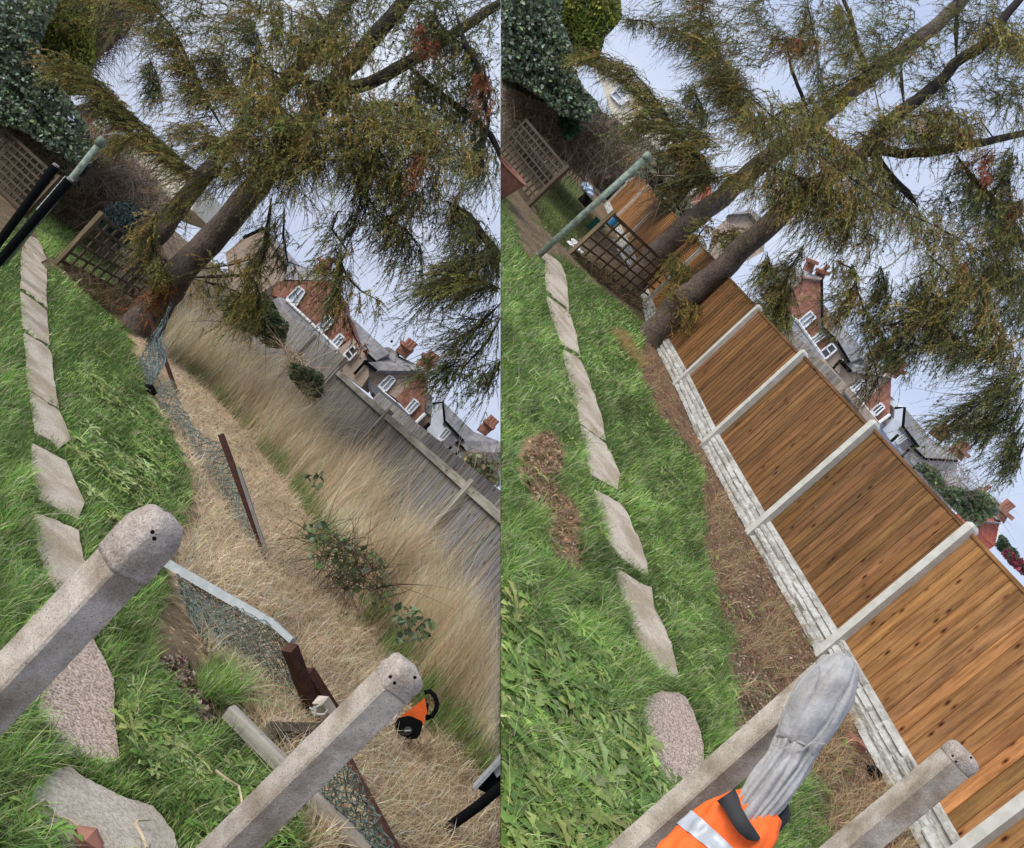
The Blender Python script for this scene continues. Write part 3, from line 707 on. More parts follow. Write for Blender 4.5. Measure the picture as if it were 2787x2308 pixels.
def limb(pts, radii, s, mat, root, name='limb', px=True, Z=None, n=10, jit=.12):
    P = [at(x, y, z) for (x, y), z in zip(pts, Z if np.ndim(Z) else [Z] * len(pts))] if px else pts
    # densify for a knobbly outline
    P2, R2 = [], []
    for i in range(len(P) - 1):
        k = max(2, int(np.linalg.norm(P[i + 1] - P[i]) / .18))
        for j in range(k):
            f = j / k; P2.append(P[i] * (1 - f) + P[i + 1] * f + rng.normal(0, radii[i] * .06, 3)); R2.append(radii[i] * (1 - f) + radii[i + 1] * f)
    P2.append(P[-1]); R2.append(radii[-1])
    mb = MB(); mb.tube(P2, R2, n, jit=jit)
    return mb.build(name, mat, root, s, smooth=True)
def larch(s, label, base, trunk, tZ, trad, limbs, boughs, fill, group=None, cones=0, conearea=None, fillpal=OLIVE):
    root = thing('larch_tree', label, 'tree', base, group)
    limb(trunk, trad, s, M['bark'], root, 'trunk', Z=tZ, n=14)
    for pts, z, rad in limbs:
        rad = list(rad); rad[-1] = min(rad[-1], .012) if not (pts[-1][1] < 0 or pts[-1][0] > 2787 or 1356 < pts[-1][0] < 1395) else rad[-1]
        if rad[0] <= .065: rad[0] = .014
        limb(pts, rad, s, M['darkbark'], root, 'limb', Z=z, n=8)
    parts, tips = [], []
    for b in boughs:
        px, Z = b[0], b[1]
        p, t = bough(s, px, Z, *b[2:3], **(b[3] if len(b) > 3 else {}))
        parts += p; tips.append(t)
        zz = Z if np.ndim(Z) else [Z] * len(px)
        P = np.array([at(x, y, z) for (x, y), z in zip(px, zz)])
        mbt = MB(); mbt.tube(list(P), list(np.interp(np.linspace(0, 1, len(P)), [0, .3, 1], [.008, .022, .004])), 5)
        mbt.build('branch', M['darkbark'], root, s)
    for poly, n, zr, centre, ln, pl in fill:                       # secondary branches spread through the crown
        x, y = sample(poly, n)
        for xi, yi in zip(x, y):
            v = np.array([xi - centre[0], yi - centre[1]]); v /= np.linalg.norm(v) + 1e-6
            v = v + rng.normal(0, .35, 2); v /= np.linalg.norm(v)
            dn = np.array([-.65, .75]); l = rng.uniform(70, 170)
            z = rng.uniform(*zr)
            px = [(xi, yi), tuple(np.array([xi, yi]) + v * l * .5 + dn * l * .05), tuple(np.array([xi, yi]) + v * l + dn * l * .25)]
            p, t = bough(s, px, [z, z + rng.uniform(-.3, .3), z + rng.uniform(-.5, .5)], int(l / 10), palette=pl, ln=ln)
            parts += p; tips.append(t)
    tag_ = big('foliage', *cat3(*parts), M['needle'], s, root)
    if cones:
        T = np.concatenate(tips); pr = proj(T)
        if conearea: T = T[inpoly(pr[:, 0], pr[:, 1], conearea)]
        T = T[rng.integers(0, len(T), cones)]
        Vc, Fc = [], []
        for i, p in enumerate(T):
            r = rng.uniform(.012, .024); d = rdir(6)
            oc = np.array([(1, 0, 0), (-1, 0, 0), (0, 1, 0), (0, -1, 0), (0, 0, 1.4), (0, 0, -1.2)]) * r
            Vc.append(p + oc)
            Fc.append(np.array([(0, 2, 4), (2, 1, 4), (1, 3, 4), (3, 0, 4), (2, 0, 5), (1, 2, 5), (3, 1, 5), (0, 3, 5)]) + 6 * i)
        co = big('cones', np.concatenate(Vc), np.concatenate(Fc), np.tile([.03, .02, .014], (len(T) * 6, 1)), M['cone'], s, root)
        tag(co, kind='stuff')
    return root
def shrub(s, name, label, cat, base, clouds, stems=None, group=None, mat='leaf', kind=None):
    """clouds: (poly, n, (z0,z1), (size0,size1), palette); stems: (poly, n, (z0,z1), (l0,l1), cols, width)"""
    root = thing(name, label, cat, base, group)
    parts = []
    for poly, n, zr, sz, pl in clouds:
        x, y = sample(poly, n); z = rng.uniform(*zr, len(x)); P = at(x, y, z)
        cl = clumpy(x, y, .05, 31)
        keep = rng.random(len(x)) < np.clip(.75 + .5 * cl, .12, 1)
        P, cl = P[keep], cl[keep]
        parts.append(leaves(P, rng.uniform(*sz, len(P)), np.clip(pal(pl, len(P), .3) * (1 + .3 * cl)[:, None], .004, 1), normal=np.tile(s.n * .6 - s.f * .3, (len(P), 1)), spread=1.1))
    if parts: big('foliage', *cat3(*parts), M[mat], s, root)
    if stems:
        sp = []
        for poly, n, zr, lr, cols, w in stems:
            x, y = sample(poly, n); P = at(x, y, rng.uniform(*zr, n))
            V, F, C, _ = strands(P, nrm(rdir(n) + s.n * .5), rng.uniform(*lr, n), rng.uniform(0, .9, n), rng.uniform(0, .6, n), np.full(n, w), pal(cols, n, .25), s.n)
            sp.append((V, F, C))
        big('stems', *cat3(*sp), M['drygrass'], s, root)
    return root

# ================================================================== FENCES, WIRE, POSTS
def panel_boards(mb, b0, b1, up, z0, z1, nn, w, tone, thick=.016, lap=.02, var=.18):
    e = b1 - b0; ln = np.linalg.norm(e); e = e / ln; n = max(1, int(round(ln / w))); wd = ln / n
    mb.box((b0 + b1) / 2 + up * (z0 + z1) / 2 - nn * .016, up * (z1 - z0) / 2 * .995, e * ln / 2 * .998, nn * .006, (tone * .85,) * 3)
    for i in range(n):
        c0 = b0 + e * wd * (i + .5)
        t = tone * (1 + rng.normal(0, var)); cc = (t * (1 + rng.normal(0, .04)), t, t * (1 + rng.normal(0, .07)))
        tilt = unit(e + nn * .06)
        mb.box(c0 + up * (z0 + z1) / 2 + nn * rng.uniform(0, .004), up * (z1 - z0) / 2, tilt * (wd / 2 + lap / 2), np.cross(up, tilt) * thick / 2, cc)
def gravel_board(s, b0, b1, nn, root, seed, h=.31):
    r = np.random.default_rng(seed); e = b1 - b0; ln = np.linalg.norm(e); e = e / ln
    nu, nv = int(ln / .022), 22
    us = np.linspace(0, ln, nu); vs_ = np.linspace(0, h, nv)
    D = np.zeros((nv, nu)); rows = 4; rh = h / rows
    for row in range(rows):
        joints = np.sort(np.r_[0, np.cumsum(r.uniform(.22, .5, 40))]) - r.uniform(0, .3)
        bi = np.searchsorted(joints, us); depth = r.uniform(.006, .034, 60)[bi]; slope = r.normal(0, .02, 60)[bi]; fac = r.normal(0, .05, 60)[bi] * (us - us.mean()) * 0
        dist = np.minimum(np.abs(us - joints[np.clip(bi - 1, 0, 40)]), np.abs(us - joints[np.clip(bi, 0, 40)]))
        for j, v in enumerate(vs_):
            if row * rh <= v <= (row + 1) * rh + 1e-6:
                dv = min(v - row * rh, (row + 1) * rh - v)
                edge = np.clip(np.minimum(dist, dv) / .014, 0, 1)
                D[j] = edge * (depth + slope * (v - row * rh - rh / 2) / rh + r.normal(0, .0012, nu) + .0025 * np.sin(us * 31 + row * 5 + v * 60) * np.sin(us * 17 + v * 90 + row))
    D[0] = D[-1] = 0
    V = [b0 + e * u + FU * v + nn * (.02 + 1.5 * D[j, i]) for j, v in enumerate(vs_) for i, u in enumerate(us)]
    F = [(j * nu + i, j * nu + i + 1, (j + 1) * nu + i + 1, (j + 1) * nu + i) for j in range(nv - 1) for i in range(nu - 1)]
    mb = MB(); mb.add(V, F); mb.box((b0 + b1) / 2 + FU * h / 2, e * ln / 2, FU * h / 2, nn * .018)
    return mb.build('gravel_board', M['rock'], root, s)

FBL = .5
fp = [(1646, 561), (1664, 607), (1690, 665), (1722, 752), (1748, 838), (1777, 932), (1840, 1055), (1912, 1221), (2041, 1461), (2230, 1792), (2545, 2384), (3250, 3600)]
FB = [G(R, *p) for p in fp]
FH = [2.2, 2.15, 2.07, 2.0, 1.96, 1.92, 1.88, 1.89, 1.92, 1.92, 1.92, 1.92]
FU = unit(R.n * (1 - FBL) + UPV * FBL)
fence = thing('garden_fence', 'new timber panel fence with pale concrete posts and rock faced gravel boards', 'fence', FB[9])
for i in range(len(FB)):
    e = unit(FB[min(i + 1, len(FB) - 1)] - FB[max(i - 1, 0)]); nn = np.cross(e, R.n); nn = nn if nn[0] < 0 else -nn
    mb = MB(); hgt = FH[i]
    mb.box(FB[i] + FU * (hgt / 2 - .1) + nn * .03, FU * (hgt / 2 + .1), e * .052, nn * .055)
    top = FB[i] + FU * hgt + nn * .03
    V = [top + a * e * .052 + b * nn * .055 for a, b in ((-1, -1), (1, -1), (1, 1), (-1, 1))] + [top + FU * .035 + a * e * .03 + b * nn * .03 for a, b in ((-1, -1), (1, -1), (1, 1), (-1, 1))]
    mb.add(V, [(0, 1, 5, 4), (1, 2, 6, 5), (2, 3, 7, 6), (3, 0, 4, 7), (4, 5, 6, 7)])
    po = mb.build('concrete_post', M['newconc'], fence, R)
    if i + 1 < len(FB):
        e = FB[i + 1] - FB[i]; ln = np.linalg.norm(e); e /= ln; nn = np.cross(e, R.n); nn = nn if nn[0] < 0 else -nn
        a, b = FB[i] + e * .05, FB[i + 1] - e * .05
        zt_ = (FH[i] + FH[i + 1]) / 2; gravel_board(R, a, b, nn, fence, 100 + i)
        gold = i < 5 or i >= 9
        mb = MB(); wfar = .15 if ln < 4 else ln / 17
        panel_boards(mb, a + nn * .0, b + nn * .0, FU, .30, zt_ - .06, nn, ln / 18, 1.0, var=.13)
        mb.build('timber_panel', M['goldboard' if gold else 'board'], fence, R)
        mc = MB(); mc.box((a + b) / 2 + FU * (zt_ - .045), (b - a) / 2, nn * .028, FU * .018, (.8, .8, .8))
        mc.build('capping_rail', M['goldboard' if gold else 'board'], fence, R)

# old grey fence and the pale fence behind it (overgrown plot)
gb = [(789, 1175), (889, 1335), (1059, 1607), (1409, 2168)]
GB = [G(L, *p) for p in gb]
gf = thing('board_fence', 'weathered grey board fence with square posts beyond the dry grass', 'fence', GB[2])
for i in range(len(GB)):
    e = unit(GB[min(i + 1, 3)] - GB[max(i - 1, 0)]); nn = np.cross(e, L.n); nn = nn if nn[0] < 0 else -nn
    mb = MB(); mb.box(GB[i] + L.n * .85 + nn * .07, L.n * .87, e * .055, nn * .055, (1.2, 1.17, 1.1)); mb.build('post', M['greyboard'], gf, L)
    if i < 3:
        a, b = GB[i], GB[i + 1]; e = b - a; ln = np.linalg.norm(e)
        mb = MB(); panel_boards(mb, a, b, L.n, 0, 1.56, nn, .125, .78, var=.07); mb.build('board_panel', M['greyboard'], gf, L)
        mb = MB(); mb.box((a + b) / 2 + L.n * 1.60 + nn * .05, e / 2, L.n * .055, nn * .045, (1.0, 1.0, .93)); mb.build('top_rail', M['greyboard'], gf, L)
nn = np.cross(unit(GB[3] - GB[0]), L.n); nn = nn if nn[0] < 0 else -nn
mb = MB(); a, b = GB[0] - nn * .9, GB[3] - nn * .9
panel_boards(mb, a, b, L.n, 0, 1.86, nn, .09, 1.35, var=.12)
sf = mb.build('slat_fence', M['greyboard'], None, L)
tag(sf, 'pale narrow slat fence showing just above the weathered grey fence', 'fence')
tb_ = [(640, 935), (725, 1073), (784, 1166)]
TB = [G(L, *p) for p in tb_]
tf = thing('board_fence', 'taller pinkish brown board fence beside the brick house, left of the grey fence', 'fence', TB[1])
for i in range(3):
    e = unit(TB[min(i + 1, 2)] - TB[max(i - 1, 0)]); nn = np.cross(e, L.n); nn = nn if nn[0] < 0 else -nn
    mb = MB(); mb.box(TB[i] + L.n * .98 + nn * .06, L.n * .98, e * .06, nn * .05, (1.1, 1.05, .98)); mb.build('post', M['greyboard'], tf, L)
    if i < 2:
        mb = MB(); panel_boards(mb, TB[i], TB[i + 1], L.n, 0, 1.92, nn, .13, 1.15, var=.1); mb.build('board_panel', M['greyboard'], tf, L)
        mb = MB(); mb.box((TB[i] + TB[i + 1]) / 2 + L.n * 1.25 + nn * .04, (TB[i + 1] - TB[i]) / 2, L.n * .05, nn * .03, (1, .96, .9)); mb.build('rail', M['greyboard'], tf, L)

def trellis(s, label, b0, b1, h, nx, ny, posts=(0,), z0=.08, bw=.042, mt='trellis'):
    root = thing('trellis', label, 'trellis', b0, 'timber trellis panels')
    e = b1 - b0; ln = np.linalg.norm(e); e /= ln; nn = np.cross(e, s.n); nn = nn if nn[2] < 0 else -nn
    mb = MB()
    for i in range(nx + 1):
        p = b0 + e * ln * i / nx; w = bw * (2.0 if abs(e @ s.f) > .8 else 1) * (1.5 if i in (0, nx) else 1)
        mb.box(p + s.n * (z0 + h) / 2, s.n * (h - z0) / 2, e * w / 2, nn * .012)
    mb.build('upright_slats', M[mt], root, s)
    mb = MB()
    for j in range(ny + 1):
        z = z0 + (h - z0) * j / ny; w = bw * (1.5 if j in (0, ny) else 1)
        mb.box((b0 + b1) / 2 + s.n * z + nn * .017, e * ln / 2, s.n * w / 2, nn * .008)
    mb.build('cross_slats', M[mt], root, s)
    for k in posts:
        p = b0 + e * ln * k
        mb = MB(); mb.box(p + s.n * (h / 2) + nn * .02 - e * .04, s.n * (h / 2 + .06), e * .04, nn * .035, (1.6, 1.5, 1.4)); mb.build('post', M[mt], root, s)
    return root
trellis(L, 'dark lattice trellis in front of the rear larch trunk of the old garden', G(L, 156, 721), G(L, 392, 832), 1.06, 11, 5)
trellis(L, 'darker lattice trellis beside the ivy and the black tubes', G(L, 62, 590), G(L, -90, 440), .98, 10, 7, (0,), mt='darktrellis')
trellis(R, 'lattice trellis in front of the far orange fence panels', G(R, 1550, 690), G(R, 1776, 850), 1.06, 11, 5)
trellis(R, 'dense lattice trellis by the terracotta planter under the ivy', G(R, 1437, 558), G(R, 1335, 425), .98, 11, 7, (0,), bw=.034, mt='darktrellis')

def pole(s, label, px0, px1, z1, r, ring=True):
    b0 = G(s, *px0); top = at(*px1, b0[2] * z1)
    root = thing('clothes_pole', label, 'pole', b0, 'green clothes poles')
    mb = MB(); mb.tube([b0 - s.n * .1, b0 * .5 + top * .5, top], [r, r, r], 12); mb.build('pole_tube', M['pole'], root, s, smooth=True)
    a = unit(top - b0)
    mb = MB(); mb.tube([top - a * .09, top - a * .02, top + a * .03], [r * 1.25, r * 1.5, r * 1.2], 12); mb.build('pole_cap', M['pole'], root, s, smooth=True)
    ring_pts = [top - a * .05 + (math.cos(t) * s.r + math.sin(t) * s.n) * .035 + s.r * .05 for t in np.linspace(0, 6.28, 14)]
    mb = MB(); mb.tube(ring_pts, .006, 5); mb.build('line_hook', M['pole'], root, s)
    return root
pole(L, 'flaking pale green clothes pole beside two black tubes', (6, 722), (279, 381), 1.0, .042)
pole(R, 'green painted clothes pole standing across the path by the trellis', (1464, 696), (1764, 424), 1.0, .05)
for lab, p0, p1, zf in (('black foam sleeve on a tube with a flat cut end, left of its neighbour', (-62, 738), (151, 452), 1.0), ('black foam sleeve with a toothed edge, touching the green clothes pole', (-56, 772), (189, 490), 1.0)):
    b0 = G(L, *p0); top = at(*p1, b0[2] * .99); a = unit(top - b0)
    root = thing('black_tube', lab, 'tube', b0, 'black sleeved tubes')
    mb = MB(); mb.tube([b0, b0 * .4 + top * .6, top], [.045, .045, .05], 12); mb.build('sleeve', M['black'], root, L)
    mb = MB(); mb.tube([top, top + a * .02], [.036, .034], 12); mb.build('end_cap', M['greyboard'], root, L)
    if 'toothed' in lab:
        mb = MB()
        for k in range(9): mb.box(top - a * (.02 + .05 * k) - L.r * .05, a * .012, L.r * .012, L.n * .012)
        mb.build('teeth', M['galv'], root, L)

def wire_mesh(s, low, upp, cu, cv, w, mat, root, bulge=.0, name='wire_mesh', nse=.008):
    low, upp = np.array(low), np.array(upp)
    def resamp(P, n):
        c = np.r_[0, np.cumsum(np.linalg.norm(np.diff(P, axis=0), axis=1))]; t = np.linspace(0, c[-1], n)
        return np.stack([np.interp(t, c, P[:, k]) for k in range(3)], 1)
    lw, uw = resamp(low, cu + 1), resamp(upp, cu + 1)
    vs_ = np.linspace(0, 1, cv + 1)
    Gd = lw[:, None] * (1 - vs_)[None, :, None] + uw[:, None] * vs_[None, :, None] + rng.normal(0, nse, (cu + 1, cv + 1, 3))
    Gd += (np.sin(vs_ * math.pi) * bulge)[None, :, None] * (-s.f)
    A, B = [], []
    for sgn in (1, -1):
        for i in range(cu):
            for j in range(cv):
                if (i + j) % 2 == 0:
                    A.append(Gd[i, j] if sgn > 0 else Gd[i, j + 1]); B.append(Gd[i + 1, j + 1] if sgn > 0 else Gd[i + 1, j])
                else:
                    A.append(Gd[i, j + 1] if sgn > 0 else Gd[i, j]); B.append(Gd[i + 1, j] if sgn > 0 else Gd[i + 1, j + 1])
    for j in (0, cv):
        for i in range(cu): A.append(Gd[i, j]); B.append(Gd[i + 1, j])
    A, B = np.unique(np.concatenate([np.array(A), np.array(B)], 1).round(5), axis=0).reshape(-1, 2, 3).transpose(1, 0, 2)
    d = nrm(B - A); V, F = [], []; o = 0; n = len(A)
    for k in range(2):
        sd = nrm(np.cross(d, rdir(n))) * w / 2
        V.append(np.stack([A - sd, A + sd, B + sd, B - sd], 1).reshape(-1, 3)); F.append(np.arange(n * 4).reshape(-1, 4) + o); o += n * 4
    V = np.concatenate(V); F = np.concatenate(F); F = np.concatenate([F[:, [0, 1, 2]], F[:, [0, 2, 3]]])
    return big(name, V, F, np.ones((len(V), 3)), mat, s, root)
def gpts(s, pts, h=.02): return [G(s, x, y, h) for x, y in pts]
def lift(s, pts, ref, k=1.0):               # points on sight lines at the depth of the nearest reference point
    out = []
    for x, y in pts:
        pr = proj(np.array(ref)); i = np.argmin((pr[:, 0] - x) ** 2 + (pr[:, 1] - y) ** 2); out.append(at(x, y, ref[i][2] * k))
    return out
wf = thing('wire_fence', 'sagging green wire netting fence collapsing along the edge of the lawn', 'fence', G(L, 487, 1180))
low1 = gpts(L, [(408, 1063), (440, 1108), (469, 1146), (501, 1194), (533, 1240), (580, 1318), (633, 1404), (697, 1505)])
up1 = lift(L, [(466, 1035), (483, 1086), (505, 1120), (524, 1154), (562, 1194), (606, 1205), (660, 1330), (735, 1550)], low1)
wire_mesh(L, low1, up1, 64, 8, .0075, M['wire'], wf, .06, nse=.010)
low0 = gpts(L, [(372, 985), (390, 1020), (408, 1063)]); up0 = lift(L, [(470, 822), (443, 896), (452, 985)], low0)
wire_mesh(L, low0, up0, 20, 26, .009, M['dullwire'], wf, .0, nse=.012)
low2 = gpts(L, [(497, 1629), (529, 1707), (589, 1782), (650, 1822), (707, 1860), (790, 1925), (862, 1976)])
up2 = lift(L, q('C', 70, 215, 400, 400, 700, 560, 900, 660, 1040, 740, 1130, 860, 1200, 1150), low2, .99)
wire_mesh(L, low2, up2, 36, 15, .0048, M['wire'], wf, .02, nse=.004)
low3 = gpts(L, [(862, 2158), (930, 2225), (1010, 2312)], .13); up3 = lift(L, [(938, 2068), (1010, 2190), (1075, 2315)], low3, .97)
wire_mesh(L, low3, up3, 22, 10, .005, M['wire'], wf, .0, nse=.008)
def metal_post(name, label, cat, s, p0, p1, zf, w, mat, group=None, d=None):
    b0 = G(s, *p0) if zf is None else at(*p0, zf[0]); t = at(*p1, b0[2] if zf is None else zf[1])
    mb = MB(); mb.bar(b0, t, w, d or w, s.r); return tag(mb.build(name, mat, None, s), label, cat, group)
metal_post('rusty_stake', 'rusty angle iron stake leaning by the near larch trunk', 'stake', L, (481, 1068), (403, 850), None, .045, M['rust'], 'rusty fence stakes')
metal_post('rusty_stake', 'rusty iron stake half way along the sagging netting', 'stake', L, (735, 1545), (601, 1182), None, .045, M['rust'], 'rusty fence stakes')
metal_post('steel_tube', 'thin grey steel tube tied beside the middle rusty stake', 'stake', L, (742, 1555), (648, 1272), None, .028, M['greyboard'])
zb = float(G(L, 880, 2010)[2])
metal_post('rusty_post', 'thick reddish brown square steel post beside the white stake', 'post', L, (885, 2020), (789, 1762), (zb, zb * .94), .066, M['rust'])
metal_post('rusty_rail', 'red brown steel rail leaning behind the thick rusty post', 'rail', L, (955, 2010), (838, 1826), (zb * 1.03, zb * 1.0), .06, M['rust'], 'rusty rails')
metal_post('rusty_rail', 'red brown rail lying in the straw below the concrete post', 'rail', L, (1080, 2330), (935, 2055), (zb * .80, zb * .93), .05, M['rust'], 'rusty rails')
mb = MB(); zr = float(G(L, 497, 1629)[2])
mb.bar(at(345, 1470, zr * 1.02), at(722, 1686, zr * .93), 0.05, .035, L.n); mb.bar(at(722, 1686, zr * .93), at(745, 1697, zr * .925), .045, .03, L.n); mb.bar(at(742, 1695, zr * .925), at(797, 1745, zr * .9), .035, .03, L.n)
tag(mb.build('steel_rail', M['galv'], None, L), 'bent galvanised top rail lying on the fallen netting', 'rail')
mb = MB(); mb.bar(at(872, 1905, zb * .95), at(940, 2010, zb * .97), .085, .06, L.r, (2.1, 2.0, 1.9)); ws = mb.build('wooden_stake', M['greyboard'], None, L)
tag(ws, 'short pale wooden stake tied with string to the thick rusty post', 'stake')
mb = MB(); mb.tube([at(*p, zb * .93) for p in q('L7', 540, 530, 575, 545, 600, 520, 640, 500)], .006, 5); mb.tube([at(*p, zb * .93) for p in q('L7', 555, 560, 590, 575, 620, 585, 665, 580, 690, 545)], .006, 5)
mb.tube([at(*p, zb * .93) for p in q('L7', 575, 520, 590, 550, 585, 590)], .009, 5)
tag(mb.build('string', M['palewire'], None, L), 'loop of white string round the pale stake and rusty post', 'string')
zt = float(G(L, 800, 2080)[2])
t0, t1 = G(L, 622, 1935, .1), G(L, 1003, 2318, .12)
mb = MB(); mb.bar(t0, t1, .065, .055, -L.r * .6 + L.n * .9, (1.35, 1.3, 1.22))
ti = mb.build('timber_beam', M['greyboard'], None, L); tag(ti, 'long weathered grey timber lying on the grass under the concrete post', 'timber')
mb = MB(); mb.bar(G(L, 722, 2006, .07), G(L, 880, 2006, .07), .14, .07, L.n, (.42, .36, .28)); tag(mb.build('timber_beam', M['greyboard'], None, L), 'short dark mossy timber crossing to the grey beam', 'timber')

def cpost(s, label, head, base, Zh, hw, rot, headlen, group='old concrete posts'):
    H = at(*head, Zh); B = G(s, *base); a = unit(H - B); ln = np.linalg.norm(H - B)
    root = thing('concrete_post', label, 'post', B, group)
    tocam = unit(-H - np.dot(-H, a) * a); sd = np.cross(a, tocam)
    def ring(c, w, soft=.22):
        out = []
        for k in range(4):
            for dlt in (-soft * .35, soft * .35):
                th = rot + math.pi / 4 + k * math.pi / 2 + dlt * .9
                r = w * 1.39
                out.append(c + (math.cos(th) * tocam + math.sin(th) * sd) * r)
        return out
    def loft(rings, closed=True):
        mb = MB(); n = len(rings[0]); V = [p for r in rings for p in r]
        F = [[i * n + k, i * n + (k + 1) % n, (i + 1) * n + (k + 1) % n, (i + 1) * n + k] for i in range(len(rings) - 1) for k in range(n)]
        F += [[(len(rings) - 1) * n + k for k in range(n)], list(range(n))[::-1]]
        return mb.add(V, F)
    m = 40
    rings = [ring(B + a * (ln - headlen) * i / m - a * .2 * (i == 0), hw * (1 + rng.normal(0, .006))) for i in range(m + 1)]
    loft(rings).build('shaft', M['post'], root, s)
    hr = []
    prof = [(0, 1.0), (.06, 1.07), (.35, 1.08), (.6, 1.05), (.78, .97), (.9, .83), (.97, .62), (1.0, .3)]
    if headlen < .12: prof = [(f, min(1.01, w)) for f, w in prof]
    for f, w in prof: hr.append([p + rng.normal(0, hw * .03, 3) for p in ring(H - a * headlen * (1 - f), hw * w, .3)])
    mbh = loft(hr); hd = mbh.build('weathered_head', M['head'], root, s, smooth=True)
    return root, H, a, tocam, sd
def holes(s, root, px, Z, a, dr):
    for x, y in px:
        c = at(x, y, Z); mb = MB(); mb.tube([c - dr * .002, c + dr * .03], .0052, 10); mb.build('dark_hole_disc', M['black'], root, s)  # black discs stand in for the shade inside open bolt holes
r1 = cpost(L, 'thick old concrete post with a pale pebbly head, nearest the path in the old garden', (462, 1402), (-452, 2366), 2.34, .0505, .70, .17)
holes(L, r1[0], [(415, 1448), (420, 1466)], 2.20, None, ray(415, 1448))
r2 = cpost(L, 'old concrete post with bolt holes, leaning over timbers beside the orange chainsaw', (1122, 1812), (348, 2577), 2.8, .049, .62, .085)
holes(L, r2[0], [(1062, 1842), (1074, 1859)], 2.665, None, ray(1062, 1842)); holes(L, r2[0], [(1129, 1844)], 2.70, None, ray(1129, 1844))
r3 = cpost(R, 'old concrete post hung with the grey hooded top and orange jacket', (2290, 1812), (1630, 2396), 3.37, .048, .78, .06)
r4 = cpost(R, 'old concrete post with bolt holes, bare, in front of the gravel boards', (2634, 2045), (2063, 2515), 4.05, .056, .62, .075)
holes(R, r4[0], [(2593, 2057), (2602, 2073)], 3.89, None, ray(2593, 2057)); holes(R, r4[0], [(2643, 2062)], 3.93, None, ray(2643, 2062))

# ================================================================== CLOTHING ON THE POST
def cloth(name, mat, root, s, prof, lobes, amp, seed, na=56, nl=48, thick=None, parent=None, cap=True, rng_l=(0, 1), grow=0.0, crease=0.0):
    """prof: list of (x, y, halfwidth in image pixels, Z, depth half in m); draped tube with running folds"""
    r = np.random.default_rng(seed); prof = np.array(prof, float); t = np.linspace(0, 1, len(prof))
    ts = np.linspace(rng_l[0], rng_l[1], nl); P = np.stack([np.interp(ts, t, prof[:, k]) for k in range(5)], 1)
    ph = r.uniform(0, 6.3, len(lobes)); V = []
    C = np.array([at(p[0], p[1], p[3]) for p in P])
    for i in range(nl):
        tg = unit(C[min(i + 1, nl - 1)] - C[max(i - 1, 0)]); tocam = unit(-C[i] - np.dot(-C[i], tg) * tg); sd = np.cross(tg, tocam)
        hw = P[i, 2] / FOC * P[i, 3] + grow; hd = P[i, 4] + grow
        for k in range(na):
            th = 2 * math.pi * k / na
            f = sum(amp * (.35 + .65 * ts[i]) * math.sin(l * th + p_ + 2.2 * math.sin(ts[i] * 3 + p_)) / (1 + .12 * l) for l, p_ in zip(lobes, ph))
            f += .055 * math.sin(23 * ts[i] + 3 * th + ph[0]) * math.sin(11 * ts[i] + 2 * th + ph[1]) + .03 * math.sin(41 * ts[i] - 4 * th)
            if crease: f -= crease * (1 - abs(math.sin(3.5 * th + 1.3 + 1.1 * ts[i]))) ** 3 + .6 * crease * (1 - abs(math.sin(2.5 * th + .4 - 2.0 * ts[i]))) ** 4
            w = max(.05, 1 + f)
            V.append(C[i] + sd * math.cos(th) * hw * (1 + f * .45) + tocam * math.sin(th) * hd * w)
    F = [[i * na + k, i * na + (k + 1) % na, (i + 1) * na + (k + 1) % na, (i + 1) * na + k] for i in range(nl - 1) for k in range(na)]
    if cap: F += [[k for k in range(na)][::-1], [(nl - 1) * na + k for k in range(na)]]
    mb = MB(); mb.add(V, F); return mb.build(name, mat, root, s, smooth=True, parent=parent)
hood_prof = [(2312, 1788, 8, 3.27, .015), (2304, 1794, 30, 3.27, .045), (2290, 1815, 52, 3.26, .075), (2270, 1848, 66, 3.25, .09), (2243, 1890, 76, 3.23, .095), (2216, 1935, 77, 3.21, .095), (2190, 1985, 68, 3.2, .085), (2168, 2029, 58, 3.19, .072),
             (2148, 2069, 55, 3.17, .068), (2124, 2104, 56, 3.15, .068), (2085, 2157, 57, 3.13, .066), (2040, 2216, 50, 3.11, .06), (1995, 2275, 44, 3.10, .055)]
ho = thing('grey_hoodie', 'grey hooded sweatshirt pulled over the top of the old concrete post', 'hoodie', at(2150, 2020, 3.2))
cloth('hood', M['grey_cloth'], ho, R, hood_prof, (2, 3, 5), .15, 5, rng_l=(0, .60), crease=.16, na=96)
cloth('body', M['grey_cloth'], ho, R, hood_prof, (4, 7, 11), .12, 9, rng_l=(.56, 1.0), grow=.002, crease=.42, na=96)
mbs = MB()
sp = q('R7', 300, 860, 390, 800, 480, 720, 560, 600, 620, 450, 650, 330); mbs.tube([at(x, y, 3.12) for x, y in sp], .0022, 5)
mbs.tube([at(x, y, 3.15) for x, y in q('R7', 455, 190, 465, 240, 435, 310, 420, 380)], .002, 5)
sp = q('R7', 80, 812, 160, 835, 250, 850, 310, 862, 400, 800, 500, 812); mbs.tube([at(x, y, 3.105) for x, y in sp], .0025, 5)
mbs.build('seams', M['grey_cloth'], ho, R)
jk_prof = [(2062, 2168, 60, 3.14, .05), (2030, 2200, 84, 3.13, .075), (1985, 2250, 102, 3.1, .095), (1935, 2310, 110, 3.08, .10), (1880, 2380, 118, 3.05, .11), (1820, 2450, 122, 3.02, .11)]
jk_prof = [(x + 20, y + 20, w, z, d) for x, y, w, z, d in jk_prof]
ja = thing('work_jacket', 'orange high visibility jacket with a black collar hung round the grey hoodie', 'jacket', at(1950, 2310, 3.1))
cloth('jacket_shell', M['hivis'], ja, R, jk_prof, (2, 3, 5, 9, 12), .19, 12, cap=False)
